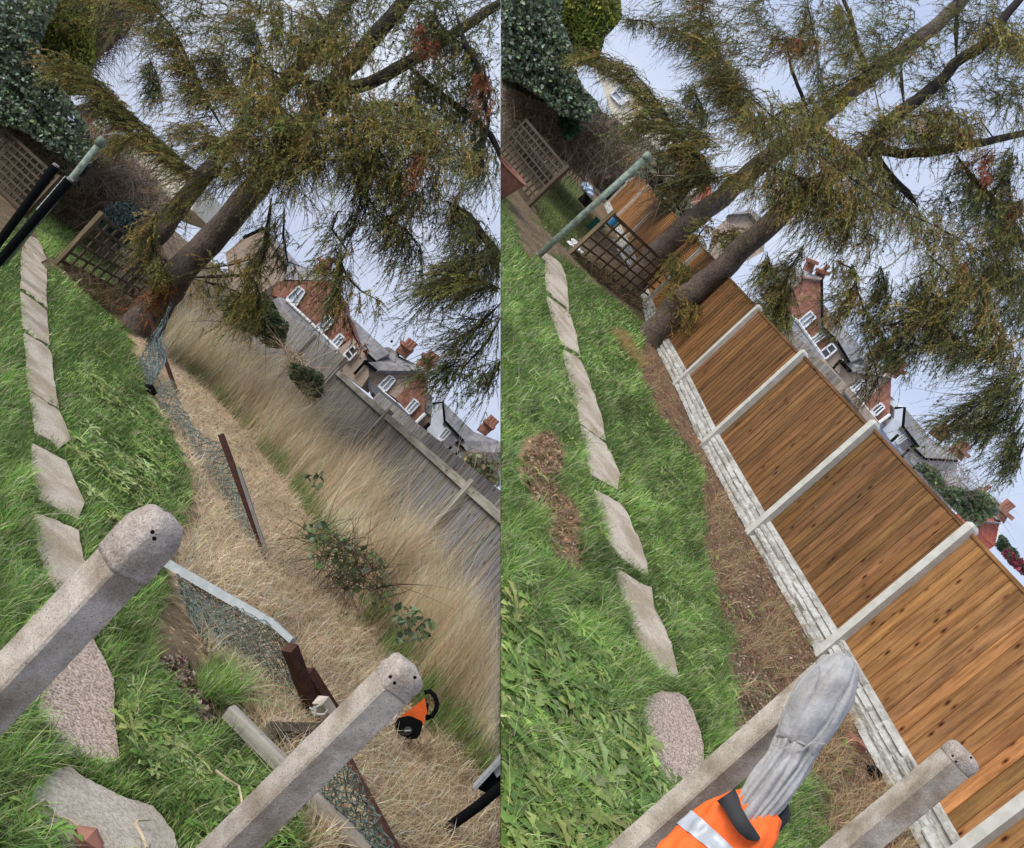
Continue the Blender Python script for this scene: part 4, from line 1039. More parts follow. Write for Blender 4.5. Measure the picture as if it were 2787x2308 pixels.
cloth('reflective_strip', M['reflect'], ja, R, jk_prof, (2, 3, 5, 9, 12), .19, 12, cap=False, rng_l=(.50, .63), grow=.005, nl=10)
cp = [at(*p, z) for p, z in zip(q('R6', 1735, 1265, 1790, 1330, 1850, 1440, 1910, 1520, 1980, 1580, 2060, 1590), (3.06, 3.0, 2.96, 2.94, 2.95, 2.98))]
cq = [at(*p, z) for p, z in zip(q('R6', 1880, 1165, 1912, 1240, 1935, 1320, 1985, 1410, 2040, 1490, 2085, 1560), (3.08, 3.02, 2.98, 2.96, 2.96, 2.98))]
mb = MB(); n_ = len(cp); th_ = ray(2000, 2250) * .03
V = cp + cq + [p + th_ for p in cp] + [p + th_ for p in cq]
F = []
for i in range(n_ - 1):
    F += [(i, i + 1, n_ + i + 1, n_ + i), (2 * n_ + i, 3 * n_ + i, 3 * n_ + i + 1, 2 * n_ + i + 1), (i, 2 * n_ + i, 2 * n_ + i + 1, i + 1), (n_ + i, n_ + i + 1, 3 * n_ + i + 1, 3 * n_ + i)]
mb.add(V, F); mb.build('collar', M['collar'], ja, R, smooth=True)
mb = MB(); mb.tube([at(*p, 3.16) for p in q('R7', -20, 1475, 90, 1440, 160, 1370, 185, 1290)], [.02, .035, .03, .012], 8); mb.build('collar_back', M['collar'], ja, R, smooth=True)

# ================================================================== TOOLS AND LOOSE THINGS (overgrown plot)
zs = float(G(L, 1110, 1985)[2])
SK = .95
def qs(*a):
    return q('L7', *[v + (42 if k % 2 == 0 else 6) for k, v in enumerate(a)])
saw = thing('chainsaw', 'orange and black chainsaw lying in the straw behind the concrete post', 'chainsaw', G(L, 1115, 1990))
mb = MB(); mb.prism([at(x, y, zs * SK * .965) for x, y in qs( 1245, 590, 1330, 530, 1440, 445, 1462, 560, 1440, 600, 1440, 640, 1410, 690, 1330, 640)], ray(1110, 1950) * .16); mb.build('engine_housing', M['orange'], saw, L)
mb = MB(); mb.prism([at(x, y, zs * SK * .945) for x, y in qs( 1195, 650, 1225, 605, 1300, 588, 1330, 592, 1415, 630, 1424, 660, 1402, 745, 1375, 775, 1305, 786, 1280, 782, 1212, 722, 1196, 690)], ray(1110, 1950) * .13); hb = mb.build('starter_cover', M['black'], saw, L)
mb = MB(); cc = qs( 1302, 710); mb.tube([at(*cc, zs * SK * .943), at(*cc, zs * SK * .947)], .028, 14); mb.build('starter_knob', M['collar'], saw, L)
mb = MB(); mb.prism([at(x, y, zs * SK * .94) for x, y in qs( 1278, 706, 1326, 700, 1326, 712, 1278, 718)], ray(1100, 1985) * .01); mb.build('knob_mark', M['galv'], saw, L)
mb = MB(); mb.tube([at(x, y, zs * SK * .98) for x, y in qs( 1440, 400, 1480, 385, 1520, 425, 1542, 490, 1530, 545, 1500, 590, 1450, 610)], .017, 10); mb.build('front_handle', M['black'], saw, L, smooth=True)
mb = MB(); mb.prism([at(x, y, zs * SK * .975) for x, y in qs( 1455, 480, 1475, 500, 1460, 600, 1436, 590)], ray(1150, 1930) * .05); mb.build('hand_guard', M['black'], saw, L)
mb = MB(); mb.bar(at(*qs( 1200, 620), zs * SK * .99), at(*qs( 1100, 560), zs * SK), .09, .01, L.n); mb.build('guide_bar', M['galv'], saw, L)
zt_ = float(G(L, 1240, 2290)[2])
tr = thing('hedge_trimmer', 'long black pole tool with a pale blade guard lying at the edge of the straw', 'tool', G(L, 1240, 2290))
mb = MB(); mb.tube([at(1190, 2300, zt_ * .97), at(1230, 2245, zt_ * .96), at(1300, 2195, zt_ * .95), at(1420, 2095, zt_ * .93)], [.02, .032, .032, .032], 10); mb.build('shaft', M['black'], tr, L, smooth=True)
mb = MB(); mb.prism([at(x, y, zt_ * .99) for x, y in q('L7', 1890, 1180, 2060, 980, 2200, 860, 2200, 1080, 1990, 1230)], ray(1330, 2130) * .12); mb.build('motor_housing', M['black'], tr, L)
mb = MB(); mb.bar(at(*q('L7', 1888, 1178), zt_ * .985), at(*q('L7', 2160, 880), zt_ * .985), .02, .08, L.r); mb.build('guard_edge', M['galv'], tr, L)
mb = MB(); mb.prism([at(x, y, zt_ * .983) for x, y in q('L7', 2040, 1040, 2130, 960, 2130, 1050, 2070, 1100)], ray(1330, 2130) * .02); mb.build('side_plate', M['galv'], tr, L)
def stickline(name, label, s, pts, r, mat='stick', h=.045):
    mb = MB(); mb.tube([G(s, x, y, h) for x, y in pts], r, 5); return tag(mb.build(name, M[mat], None, s), label, 'twig')
stickline('dead_twig', 'long curved dry stem lying across the corner paving', L, q('L6', 245, 1450, 330, 1420, 420, 1405, 560, 1445, 640, 1500, 720, 1560, 780, 1610, 860, 1680), .006, h=.04)
stickline('dead_twig', 'short bent dry stem on the right of the corner paving', L, q('L6', 1215, 1445, 1120, 1450, 1108, 1480, 1160, 1570, 1200, 1674), .005, h=.04)
stickline('dead_twig', 'pale stem lying over the grass beside the concrete post', L, q('L6', 1760, 1040, 1850, 1110, 1950, 1170, 1965, 1230, 1980, 1330), .005, h=.14)
mb = MB(); c0 = G(L, *q('L6', 715, 1600), .05); mb.tube([c0 - L.r * .05, c0, c0 + L.r * .05], [.015, .04, .02], 7, jit=.4)
tag(mb.build('brick_chip', M['pot'], None, L), 'chip of orange brick lying on the corner paving', 'brick')
for lab, s, px, sz in (('orange brick piece at the foot of a concrete fence post', R, (1907, 1208), .06), ('broken salmon brick beside the gravel board near the hoodie', R, q('R7', 745, 800), .085)):
    c0 = G(s, *px, sz * .4); mb = MB(); mb.box(c0, (s.r + s.f * .6) * sz, (s.f - s.r * .6) * sz * .5, s.n * sz * .45); tag(mb.build('broken_brick', M['pot'], None, s), lab, 'brick', 'broken bricks')
c0 = G(R, *q('R7', 890, 1045), .03); mb = MB(); mb.tube([c0 - R.r * .07, c0 - R.r * .02 + R.n * .02, c0 + R.r * .05, c0 + R.r * .09 + R.f * .03], [.02, .05, .045, .012], 8, jit=.6)
tag(mb.build('plastic_scrap', M['black'], None, R), 'crumpled black plastic scrap against the gravel board', 'rubbish')
c0 = G(L, *q('E', 130, 960), .06); mb = MB(); mb.tube([c0 - L.r * .1, c0 - L.r * .03, c0 + L.r * .06], [.02, .06, .03], 8, jit=.5)
tag(mb.build('cable_roll', M['black'], None, L), 'small black bundle caught on the sagging netting', 'bundle')
nt0 = G(L, 335, 655); nt0 = nt0 * (21.5 / nt0[2]); root = thing('netting_bundle', 'bundled blue green garden netting hovering in front of the brambles', 'netting', nt0)  # moved nearer along its sight line, so it floats above the ground
nl, nu_ = [], []
low = [at(x, y, nt0[2] + dz) for (x, y), dz in zip(q('A', 1240, 900, 1300, 990, 1420, 1010, 1560, 940), (0, -.5, -.3, .2))]
upp = [at(x, y, nt0[2] + dz) for (x, y), dz in zip(q('A', 1330, 640, 1390, 560, 1450, 570, 1540, 700), (.1, .1, .2, .4))]
wire_mesh(L, low, upp, 40, 30, .018, M['wire'], root, .6, 'net_folds', .05)
wire_mesh(L, low, [p * 1.01 for p in upp], 26, 20, .016, M['wire'], root, .2, 'net_folds', .08)

# loose things at the end of the new garden
def lumps(name, label, cat, s, px, size, mat, seed):
    r = np.random.default_rng(seed); c = G(s, *px, size * .5)
    bm = bmesh.new(); bmesh.ops.create_icosphere(bm, subdivisions=3, radius=1)
    V = np.array([v.co[:] for v in bm.verts]); F = [[v.index for v in f.verts] for f in bm.faces]; bm.free()
    V = V * (1 + .22 * np.sin(V @ r.normal(0, 4, 3) + 1) + .16 * np.sin(V @ r.normal(0, 7, 3)))[:, None]
    Vw = c + V[:, :1] * s.r * size + V[:, 1:2] * s.f * size * .8 + V[:, 2:] * s.n * size * .55
    mb = MB(); mb.add(Vw, F); return tag(mb.build(name, M[mat], None, s), label, cat)
lumps('plastic_sack', 'crumpled blue and white plastic sack beside the brambles', 'sack', R, q('B', 855, 350), .34, 'bagblue', 1)
lumps('paper_bag', 'small white bag on the grass beside the trellis post', 'bag', R, q('B', 735, 920), .17, 'whitepl', 4)
def bucket(label, s, px, h, r0, r1, mat, tilt=0.0):
    b = G(s, *px); root = thing('bucket', label, 'bucket', b, 'garden buckets'); a = unit(s.n + tilt * s.r)
    mb = MB(); n = 18; prof = [(0, r0), (h, r1), (h, r1 * .93), (.03, r0 * .9)]
    V = []; 
    for z, r in prof:
        for k in range(n):
            t = 6.2832 * k / n; V.append(b + a * z + (math.cos(t) * s.r + math.sin(t) * s.f) * r)
    F = [(i * n + k, i * n + (k + 1) % n, (i + 1) * n + (k + 1) % n, (i + 1) * n + k) for i in range(3) for k in range(n)] + [tuple(range(n)), tuple(3 * n + k for k in range(n))]
    mb.add(V, F); mb.build('tub', M[mat], root, s)
    mb = MB(); mb.tube([b + a * h + (math.cos(t) * s.r + math.sin(t) * s.f) * r1 * 1.03 for t in np.linspace(0, 6.2832, 19)], .014, 6); mb.build('rim', M[mat], root, s)
    return root
bucket('green plastic bucket on the grass behind the trellis post', R, q('B', 885, 745), .36, .15, .19, 'greenpl', .1)
bucket('blue plastic tub against the orange fence panels', R, q('B', 1085, 700), .36, .15, .18, 'bluepl')
bp_ = bucket('large terracotta planter beside the far dense trellis', R, (1340, 512), .42, .24, .34, 'pot'); bp_.name = 'planter'; bp_['category'] = 'planter'; del bp_['group']
def crate(name, label, cat, s, px, sz, mat):
    c = G(s, *px); root = thing(name, label, cat, c); a, b, h = sz
    mb = MB(); mb.box(c + s.n * h / 2, s.r * a / 2, s.f * b / 2, s.n * h / 2); mb.build('box_body', M[mat], root, s)
    mb = MB(); mb.box(c + s.n * (h + .012), s.r * (a / 2 + .015), s.f * (b / 2 + .015), s.n * .012); mb.build('box_lid', M[mat], root, s)
crate('storage_box', 'black plastic box standing on the grass left of the green pole', 'box', R, q('B', 815, 500), (.5, .35, .3), 'black')
mb = MB(); pl0 = G(R, *q('B', 1220, 1150)); 
for x0, y0, x1, y1 in ((1130, 870, 1180, 890), (1180, 960, 1260, 1080), (1225, 1090, 1275, 1150)):
    mb.bar(G(R, *q('B', x0, y0), .05), G(R, *q('B', x1, y1), .05), .3, .05, R.r)
tag(mb.build('white_boards', M['whitepl'], None, R), 'white boards lying on the ground behind the trellis', 'boards')
for k, (lab, a, b) in enumerate((('thin black cane leaning against the brambles, upper one', q('B', 800, 165), q('B', 965, -30)), ('thin black cane leaning against the brambles, lower one', q('B', 800, 170), q('B', 1010, -10)))):
    b0 = G(R, *a); mb = MB(); mb.tube([b0, at(*b, b0[2])], .022, 6); tag(mb.build('garden_cane', M['black'], None, R), lab, 'cane', 'black canes')
mb = MB(); b0 = G(R, *q('B', 830, 225)); mb.bar(b0, at(*q('B', 950, 130), b0[2]), .08, .03, R.r, (1.3, 1.1, .8)); tag(mb.build('wooden_stake', M['greyboard'], None, R), 'brown wooden stake leaning beside the blue and white sack', 'stake')
mb = MB(); b0 = G(R, *q('B', 960, 400)); mb.tube([b0 + R.n * .2, at(*q('B', 1100, 330), b0[2]), at(*q('B', 1320, 310), b0[2] * 1.02)], .02, 6); tag(mb.build('dry_stick', M['stick'], None, R), 'pale bent stick crossing behind the green clothes pole', 'stick')
# ================================================================== HOUSES
def wallp(s, root, pts, Z, mat, dep=5.0, name='wall'):
    mb = MB(); mb.prism([at(x, y, Z) for x, y in pts], s.f * dep, s.r, s.n); return mb.build(name, M[mat], root, s)
def roofp(s, root, pts, Z, dz, mat='slate', name='roof', t=.22):
    mb = MB(); P = [at(x, y, Z + d) for (x, y), d in zip(pts, dz if np.ndim(dz) else [dz] * len(pts))]
    mb.prism(P, s.f * .35 - s.n * t, s.r, s.n); return mb.build(name, M[mat], root, s)
def window(s, root, qd, Z, glass='glass', frame='upvc', sill=True, split=1, w=.09):
    P = [at(x, y, Z - .12) for x, y in qd]; mb = MB()
    for i in range(4): mb.bar(P[i], P[(i + 1) % 4], w, .12, np.mean(P, 0) - P[i])
    if split == 1: a, b = (P[0] + P[1]) / 2, (P[2] + P[3]) / 2; c_, d_ = (P[1] + P[2]) / 2, (P[3] + P[0]) / 2
    else: a, b = (P[1] + P[2]) / 2, (P[3] + P[0]) / 2; c_, d_ = a, b
    mb.bar(a, b, w * .8, .1, s.r + s.n * .3)
    if sill: mb.bar(P[3] * .97 + P[2] * .03 , P[2] * .97 + P[3] * .03, w * 1.6, .3, s.n)
    f = mb.build('window', M[frame], root, s)
    if f is None: return
    mp2 = MB(); mp2.prism([at(x, y, Z - .08) for x, y in qd], s.f * .03); mp2.build('pane', M[glass], root, s, parent=f)
def chimney(s, root, base4, Z, mat='brick', pots=3):
    P = [np.array(p, float) for p in base4]      # two base points, two top points (clockwise)
    mb = MB(); mb.prism([at(x, y, Z) for x, y in P], s.f * 1.0, s.r, s.n)
    o = mb.build('chimney', M[mat], root, s)
    if o is None: return
    t0, t1 = at(*P[1], Z - .06), at(*P[2], Z - .06); mb = MB(); ext = (t1 - t0) * .08
    mb.bar(t0 - ext + s.n * .02, t1 + ext + s.n * .02, .22, 1.25, s.n); mb.build('chimney_cap', M[mat], root, s, parent=o)
    for k in range(pots):
        c = t0 + (t1 - t0) * (k + .7) / (pots + .4) + s.f * .5; mb = MB(); mb.tube([c, c + s.n * .3, c + s.n * .62], [.17, .14, .16], 10); mb.build('chimney_pot', M['pot'], root, s, parent=o)
def pipe(s, root, pts, Z, r=.07, mat='black', name='drainpipe'):
    mb = MB(); mb.tube([at(x, y, Z - .1) for x, y in pts], r, 6); mb.build(name, M[mat], root, s)
ZH = 58.0
def terraceA(s, z, k, Zz, txt, o):
    f = lambda *a: q(z, *a)
    root = thing('brick_house', txt[0], 'house', at(*f(*o[0])[:2] if len(o[0]) == 2 else o[0], Zz))
    return root, f
# --- overgrown plot, brick house
f = lambda *a: q('L3', *a)
h = thing('brick_house', 'red brick house with a slate roof and three white windows above the pinkish fence', 'house', at(*f(500, 900), ZH))
wallp(L, h, f(180, 500, 230, 412, 598, 407, 645, 475, 655, 600, 715, 650, 810, 870, 640, 872, 560, 790, 420, 655, 290, 535), ZH, 'brick')
wallp(L, h, f(636, 868, 742, 798, 815, 878, 840, 955, 850, 1050, 800, 1130, 640, 1010), ZH - .3, 'render', 4)
roofp(L, h, f(280, 400, 300, 320, 385, 308, 565, 370, 600, 405), ZH, (0, 3, 5, 5, 0))
roofp(L, h, f(170, 560, 240, 515, 292, 532, 640, 870, 590, 890, 340, 665, 280, 690), ZH - 2.6, (0, 2, 2.3, 2.3, .6, 0, 0), 'slate', 'lean_to_roof')
pipe(L, h, f(290, 536, 420, 656, 560, 792, 642, 874), ZH - .5, .1, 'upvc', 'gutter')
roofp(L, h, f(655, 600, 715, 640, 965, 880, 993, 898, 893, 950, 812, 868, 712, 655), ZH + .2, (0, 4, 4, 2, -.3, -.3, -.3))
roofp(L, h, f(945, 860, 985, 855, 1060, 905, 1010, 905), ZH + 5, 0)
for qd, gl in ((f(295, 525, 375, 445, 420, 480, 355, 580), 'glass'), (f(500, 715, 570, 640, 615, 680, 545, 755), 'glass'), (f(592, 832, 655, 765, 690, 800, 630, 868), 'glass')):
    window(L, h, [qd[1], qd[2], qd[3], qd[0]], ZH, gl)
qd = f(680, 905, 740, 845, 772, 885, 715, 950); window(L, h, [qd[1], qd[2], qd[3], qd[0]], ZH - .4, 'darkglass', split=2)
pipe(L, h, f(815, 880, 895, 955, 830, 950, 750, 1040), ZH - .4, .09)
chimney(L, h, f(465, 325, 520, 272, 580, 312, 535, 372), ZH + 4, pots=2)
h = thing('brick_house', 'half rendered brick gable house with two chimneys, above the grey fence', 'house', at(*f(1050, 1250), ZH))
wallp(L, h, f(815, 965, 900, 1012, 1226, 1012, 1030, 1202, 860, 1100, 780, 1040), ZH + .3, 'render')
wallp(L, h, f(1226, 1012, 1228, 1300, 1170, 1366, 1120, 1312, 1030, 1202), ZH + .3, 'brick')
roofp(L, h, f(830, 945, 890, 952, 1000, 890, 1160, 968, 1232, 1000, 1225, 1018, 900, 1014), ZH, (0, 0, 5, 5, 1, -.2, -.2))
roofp(L, h, f(853, 1085, 1032, 1222, 1172, 1366, 1205, 1420, 1180, 1445, 1110, 1400, 985, 1280, 875, 1160), ZH - 2.4, (2, 2.2, 2.2, 1.5, 0, 0, 0, 0), 'lead', 'lean_to_roof')
pipe(L, h, f(815, 950, 900, 1016), ZH - .3, .11); pipe(L, h, f(1168, 1368, 1232, 1305), ZH - .2, .1, 'upvc', 'gutter'); pipe(L, h, f(940, 1155, 1030, 1228), ZH - .2, .08, 'upvc', 'gutter')
wallp(L, h, f(1230, 1290, 1278, 1320, 1262, 1370, 1180, 1440, 1172, 1366), ZH + 1.2, 'render', 3)
roofp(L, h, f(1228, 1150, 1280, 1190, 1277, 1322, 1230, 1290), ZH + 1, (3, 3, 0, 0))
for qd in (f(915, 1118, 990, 1045, 1030, 1077, 962, 1160), f(1096, 1280, 1155, 1205, 1195, 1240, 1126, 1312)):
    window(L, h, [qd[1], qd[2], qd[3], qd[0]], ZH + .3)
chimney(L, h, f(1027, 878, 1072, 830, 1137, 880, 1092, 925), ZH + 4); chimney(L, h, f(1165, 972, 1215, 912, 1290, 968, 1240, 1022), ZH + 3)
mb = MB(); c = at(*f(1140, 850), ZH + 4.5); mb.tube([c, c + L.n * 1.6], .03, 5)
for k in range(5): mb.tube([c + L.n * (1.5) + L.r * (k * .2 - .4) + L.f * .4, c + L.n * 1.5 + L.r * (k * .2 - .4) - L.f * .4], .02, 4)
mb.tube([c + L.n * 1.5 - L.r * .5, c + L.n * 1.5 + L.r * .5], .02, 4); mb.build('aerial', M['galv'], h, L)
h = thing('white_house', 'white rendered house with black gutters and a satellite dish at the end of the row', 'house', at(*f(1400, 1500), ZH))
wallp(L, h, f(1278, 1240, 1352, 1228, 1360, 1352, 1500, 1492, 1440, 1500, 1530, 1580, 1739, 1580, 1739, 1745, 1420, 1640, 1180, 1450, 1268, 1372), ZH + .5, 'white')
wallp(L, h, f(1510, 1572, 1745, 1572, 1745, 1760, 1600, 1740), ZH + .1, 'pebble', 3)
roofp(L, h, f(1352, 1226, 1555, 1425, 1495, 1492, 1362, 1356), ZH + .4, (4, 4, -.3, -.3)); roofp(L, h, f(1440, 1496, 1495, 1490, 1553, 1425, 1760, 1505, 1760, 1580, 1535, 1578), ZH - .1, (0, 0, 4, 4, -.3, -.3))
pipe(L, h, f(1280, 1240, 1350, 1228, 1362, 1356, 1488, 1490, 1438, 1496, 1535, 1578, 1745, 1578), ZH - .1, .09); pipe(L, h, f(1260, 1372, 1185, 1448), ZH, .12); pipe(L, h, f(1235, 1410, 1225, 1480), ZH, .08); pipe(L, h, f(1412, 1525, 1350, 1588), ZH, .08); pipe(L, h, f(1468, 1555, 1392, 1625), ZH - .2, .09)
qd = f(1315, 1470, 1372, 1400, 1405, 1430, 1347, 1490); window(L, h, [qd[1], qd[2], qd[3], qd[0]], ZH + .5)
mb = MB(); c = at(*f(1395, 1497), ZH + .1); mb.tube([c, c - L.f * .12], [.3, .33], 16); mb.build('satellite_dish', M['slate'], h, L)
chimney(L, h, f(1580, 1412, 1632, 1355, 1692, 1408, 1640, 1455), ZH + 4)
h = thing('tan_house', 'tan rendered gable house half hidden by the larch at the left of the row', 'house', at(*f(80, 250), ZH + 8))
wallp(L, h, f(-120, 220, 0, 118, 140, 50, 230, 160, 300, 320, 280, 410, 230, 420, 100, 500, -80, 480), ZH + 8, 'render')
roofp(L, h, f(140, 48, 300, 210, 385, 306, 300, 326, 200, 160), ZH + 7.6, (0, 4, 4, 0, 0)); pipe(L, h, f(0, 118, 140, 50), ZH + 7.5, .12)
chimney(L, h, q('L2', 1330, -20, 1380, -70, 1440, -10, 1400, 40), ZH + 9, 'redbrick', 2)
f0 = lambda *a: q('L0', *a)
h = thing('brick_house', 'brick house with one white window seen between the ivy and the left larch bough', 'house', at(*f0(680, 860), 52))
wallp(L, h, f0(520, 720, 640, 690, 800, 780, 800, 1000, 700, 980, 560, 900), 52, 'brick'); qd = f0(632, 832, 695, 775, 742, 835, 690, 882); window(L, h, [qd[0], qd[1], qd[2], qd[3]], 52, 'darkglass')
roofp(L, h, f0(500, 715, 640, 670, 820, 770, 800, 800, 640, 700), 51.6, (0, 2, 0, 0, -.2))
h = thing('cream_house', 'cream rendered wall of a house behind the brambles of the old garden', 'house', at(*f0(900, 1100), 50))
wallp(L, h, f0(700, 920, 800, 900, 1050, 1000, 1330, 1200, 1300, 1420, 1050, 1330, 820, 1120), 50, 'cream'); roofp(L, h, f0(690, 915, 800, 880, 1060, 985, 1340, 1195, 1330, 1220, 1050, 1010, 800, 905), 49.6, (0, 2, 2, 2, 0, 0, 0))
# --- new plot, the same row
f = lambda *a: q('R3', *a)
h = thing('brick_house', 'red brick house with white windows rising over the new fence beside the larch', 'house', at(*f(300, 600), ZH))
wallp(R, h, f(60, 330, 220, 190, 272, 130, 404, 152, 406, 305, 470, 480, 500, 555, 385, 640, 330, 565, 240, 435, 170, 380, 130, 440), ZH, 'brick')
wallp(R, h, f(385, 640, 500, 555, 545, 700, 520, 790, 430, 700), ZH - .2, 'render', 4)
roofp(R, h, f(80, 330, 0, 240, 30, 60, 150, 40, 290, 120, 400, 140, 404, 156, 272, 140, 222, 196), ZH, (0, 0, 2, 4, 5, 4, -.2, -.2, -.2))
roofp(R, h, f(404, 302, 440, 350, 655, 640, 712, 662, 592, 712, 500, 560, 402, 470), ZH - .2, (0, 2, 4, 2, -.3, -.3, -.3))
roofp(R, h, f(40, 470, 170, 376, 240, 436, 390, 645, 430, 705, 380, 720, 200, 520, 60, 540), ZH - 2.5, (0, 2, 2.2, 2.2, 1.5, 0, 0, 0), 'slate', 'lean_to_roof')
pipe(R, h, f(170, 382, 242, 438, 392, 648), ZH - .4, .1, 'upvc', 'gutter'); pipe(R, h, f(402, 152, 404, 470, 500, 560, 590, 712, 522, 700, 480, 752), ZH - .5, .09)
for qd, gl in ((f(242, 432, 325, 365, 360, 408, 287, 475), 'glass'), (f(325, 560, 402, 498, 428, 528, 350, 585), 'glass')):
    window(R, h, [qd[1], qd[2], qd[3], qd[0]], ZH, gl)
qd = f(388, 640, 470, 582, 502, 622, 425, 690); window(R, h, [qd[1], qd[2], qd[3], qd[0]], ZH - .3, 'darkglass', split=2)
chimney(R, h, f(280, 85, 310, 20, 362, 40, 335, 110), ZH + 4, pots=0); chimney(R, h, f(350, 145, 375, 90, 435, 110, 405, 165), ZH + 5, pots=1)
h = thing('brick_house', 'half rendered brick gable house behind the middle of the new fence', 'house', at(*f(700, 1000), ZH))
wallp(R, h, f(470, 760, 530, 700, 600, 768, 780, 800, 872, 810, 790, 885, 672, 1003, 560, 880), ZH + .2, 'render')
wallp(R, h, f(872, 806, 862, 1060, 782, 1122, 672, 1003, 790, 885), ZH + .2, 'brick')
roofp(R, h, f(528, 695, 592, 712, 700, 655, 832, 762, 888, 800, 872, 818, 780, 800, 600, 772), ZH, (0, 0, 5, 5, 1, -.2, -.2, -.2))
roofp(R, h, f(530, 835, 560, 862, 672, 1000, 782, 1120, 790, 1150, 720, 1150, 560, 930), ZH - 2.4, (1.5, 2, 2.2, 2.2, 1, 0, 0), 'lead', 'lean_to_roof')
roofp(R, h, f(870, 940, 906, 978, 886, 1102, 850, 1060), ZH + 1, (3, 3, 0, 0)); wallp(R, h, f(850, 1062, 886, 1104, 820, 1160, 780, 1125), ZH + 1.2, 'render', 3)
pipe(R, h, f(522, 700, 600, 774), ZH - .3, .11); pipe(R, h, f(782, 1124, 862, 1064), ZH - .1, .1, 'upvc', 'gutter'); pipe(R, h, f(590, 880, 780, 1120), ZH - .2, .09, 'upvc', 'gutter')
for qd in (f(600, 886, 665, 825, 697, 850, 627, 912), f(735, 1037, 800, 985, 826, 1017, 766, 1072)):
    window(R, h, [qd[1], qd[2], qd[3], qd[0]], ZH + .2, 'glass' if qd[0][0] < 2330 else 'darkglass')
chimney(R, h, f(715, 665, 760, 618, 815, 662, 785, 712), ZH + 4); chimney(R, h, f(828, 760, 880, 712, 948, 782, 900, 825), ZH + 3)
h = thing('white_house', 'white rendered house with black gutters and a grey dish behind the new fence', 'house', at(*f(950, 1200), ZH))
wallp(R, h, f(895, 1020, 962, 1018, 950, 1142, 1058, 1282, 1005, 1275, 1030, 1310, 1000, 1390, 880, 1260, 815, 1165, 890, 1092), ZH + .5, 'white')
wallp(R, h, f(1010, 1300, 1100, 1365, 1320, 1375, 1310, 1480, 1400, 1620, 1250, 1640, 1000, 1380), ZH + .2, 'pebble')
roofp(R, h, f(962, 1016, 1108, 1190, 1060, 1284, 950, 1145), ZH + .3, (4, 4, -.3, -.3)); roofp(R, h, f(1005, 1280, 1060, 1282, 1108, 1205, 1240, 1298, 1330, 1368, 1322, 1380, 1100, 1366), ZH, (0, 0, 4, 4, 1, -.3, -.3))
pipe(R, h, f(897, 1020, 962, 1017, 950, 1145, 1056, 1284, 1006, 1276, 1098, 1364, 1320, 1378), ZH - .2, .09); pipe(R, h, f(992, 1300, 920, 1372), ZH, .08); pipe(R, h, f(1065, 1388, 1020, 1430), ZH, .08); pipe(R, h, f(918, 1202, 872, 1245), ZH, .1)
qd = f(902, 1236, 972, 1186, 990, 1210, 918, 1262); window(R, h, [qd[1], qd[2], qd[3], qd[0]], ZH + .5)
mb = MB(); c = at(*f(970, 1278), ZH + .1); mb.tube([c, c - R.f * .12], [.3, .33], 16); mb.build('satellite_dish', M['slate'], h, R)
chimney(R, h, f(1143, 1205, 1187, 1160, 1242, 1215, 1205, 1252), ZH + 4); chimney(R, h, f(1272, 1330, 1320, 1280, 1378, 1338, 1345, 1380), ZH + 3)
roofp(R, h, f(1310, 1480, 1410, 1610, 1380, 1640, 1300, 1560), ZH + 2, (3, 3, 0, 0))
f5 = lambda *a: q('R5', *a)
h = thing('red_house', 'bright red brick house with a white corner pipe at the right edge', 'house', at(*f5(1850, 760), 50))
wallp(R, h, f5(1720, 700, 1790, 640, 1912, 660, 1872, 850, 1800, 800), 50, 'redbrick'); pipe(R, h, f5(1915, 655, 1878, 850), 49.8, .08, 'upvc'); roofp(R, h, f5(1700, 660, 1780, 600, 1900, 600, 1920, 662, 1790, 645), 49.8, (0, 3, 3, -.2, -.2))
chimney(R, h, f5(1878, 610, 1912, 545, 1975, 600, 1940, 665), 50)
h = thing('distant_house', 'grey roofed house end just showing above the bush', 'house', at(*f5(1600, 420), 64))
wallp(R, h, f5(1560, 290, 1660, 430, 1600, 520, 1480, 400), 64, 'render', 4); roofp(R, h, f5(1545, 280, 1570, 270, 1680, 430, 1655, 450), 63.6, (0, 2, 2, 0)); chimney(R, h, f5(1740, 430, 1765, 400, 1805, 440, 1785, 470), 64, 'render', 1)
f0 = lambda *a: q('R0', *a)
h = thing('cream_house', 'cream rendered house with a dark window seen past the left larch bough', 'house', at(*f0(850, 750), 50))
wallp(R, h, f0(620, 420, 700, 430, 900, 560, 1050, 760, 1280, 1000, 1200, 1150, 950, 960, 740, 760, 680, 560), 50, 'cream'); qd = f0(745, 640, 805, 578, 868, 650, 805, 705); window(R, h, [qd[0], qd[1], qd[2], qd[3]], 50, 'glass'); qd = f0(1060, 970, 1110, 930, 1140, 980, 1090, 1020); window(R, h, [qd[0], qd[1], qd[2], qd[3]], 50, 'glass')
roofp(R, h, f0(600, 415, 690, 395, 910, 545, 1060, 745, 1040, 770, 890, 580, 700, 445), 49.6, (0, 3, 3, 3, 0, 0, 0)); pipe(R, h, f0(640, 470, 660, 560), 49.5, .1, 'upvc')
h = thing('brick_extension', 'low red brick extension with a white arched window behind the bushes', 'house', at(*f0(1340, 1340), 46))
wallp(R, h, f0(1260, 1330, 1420, 1230, 1430, 1330, 1390, 1370, 1320, 1395), 46, 'redbrick'); qd = f0(1215, 1265, 1300, 1200, 1370, 1240, 1275, 1310); wallp(R, h, f0(1170, 1260, 1300, 1160, 1420, 1230, 1260, 1335), 46.2, 'brick', 3); window(R, h, [qd[0], qd[1], qd[2], qd[3]], 46, 'darkglass')
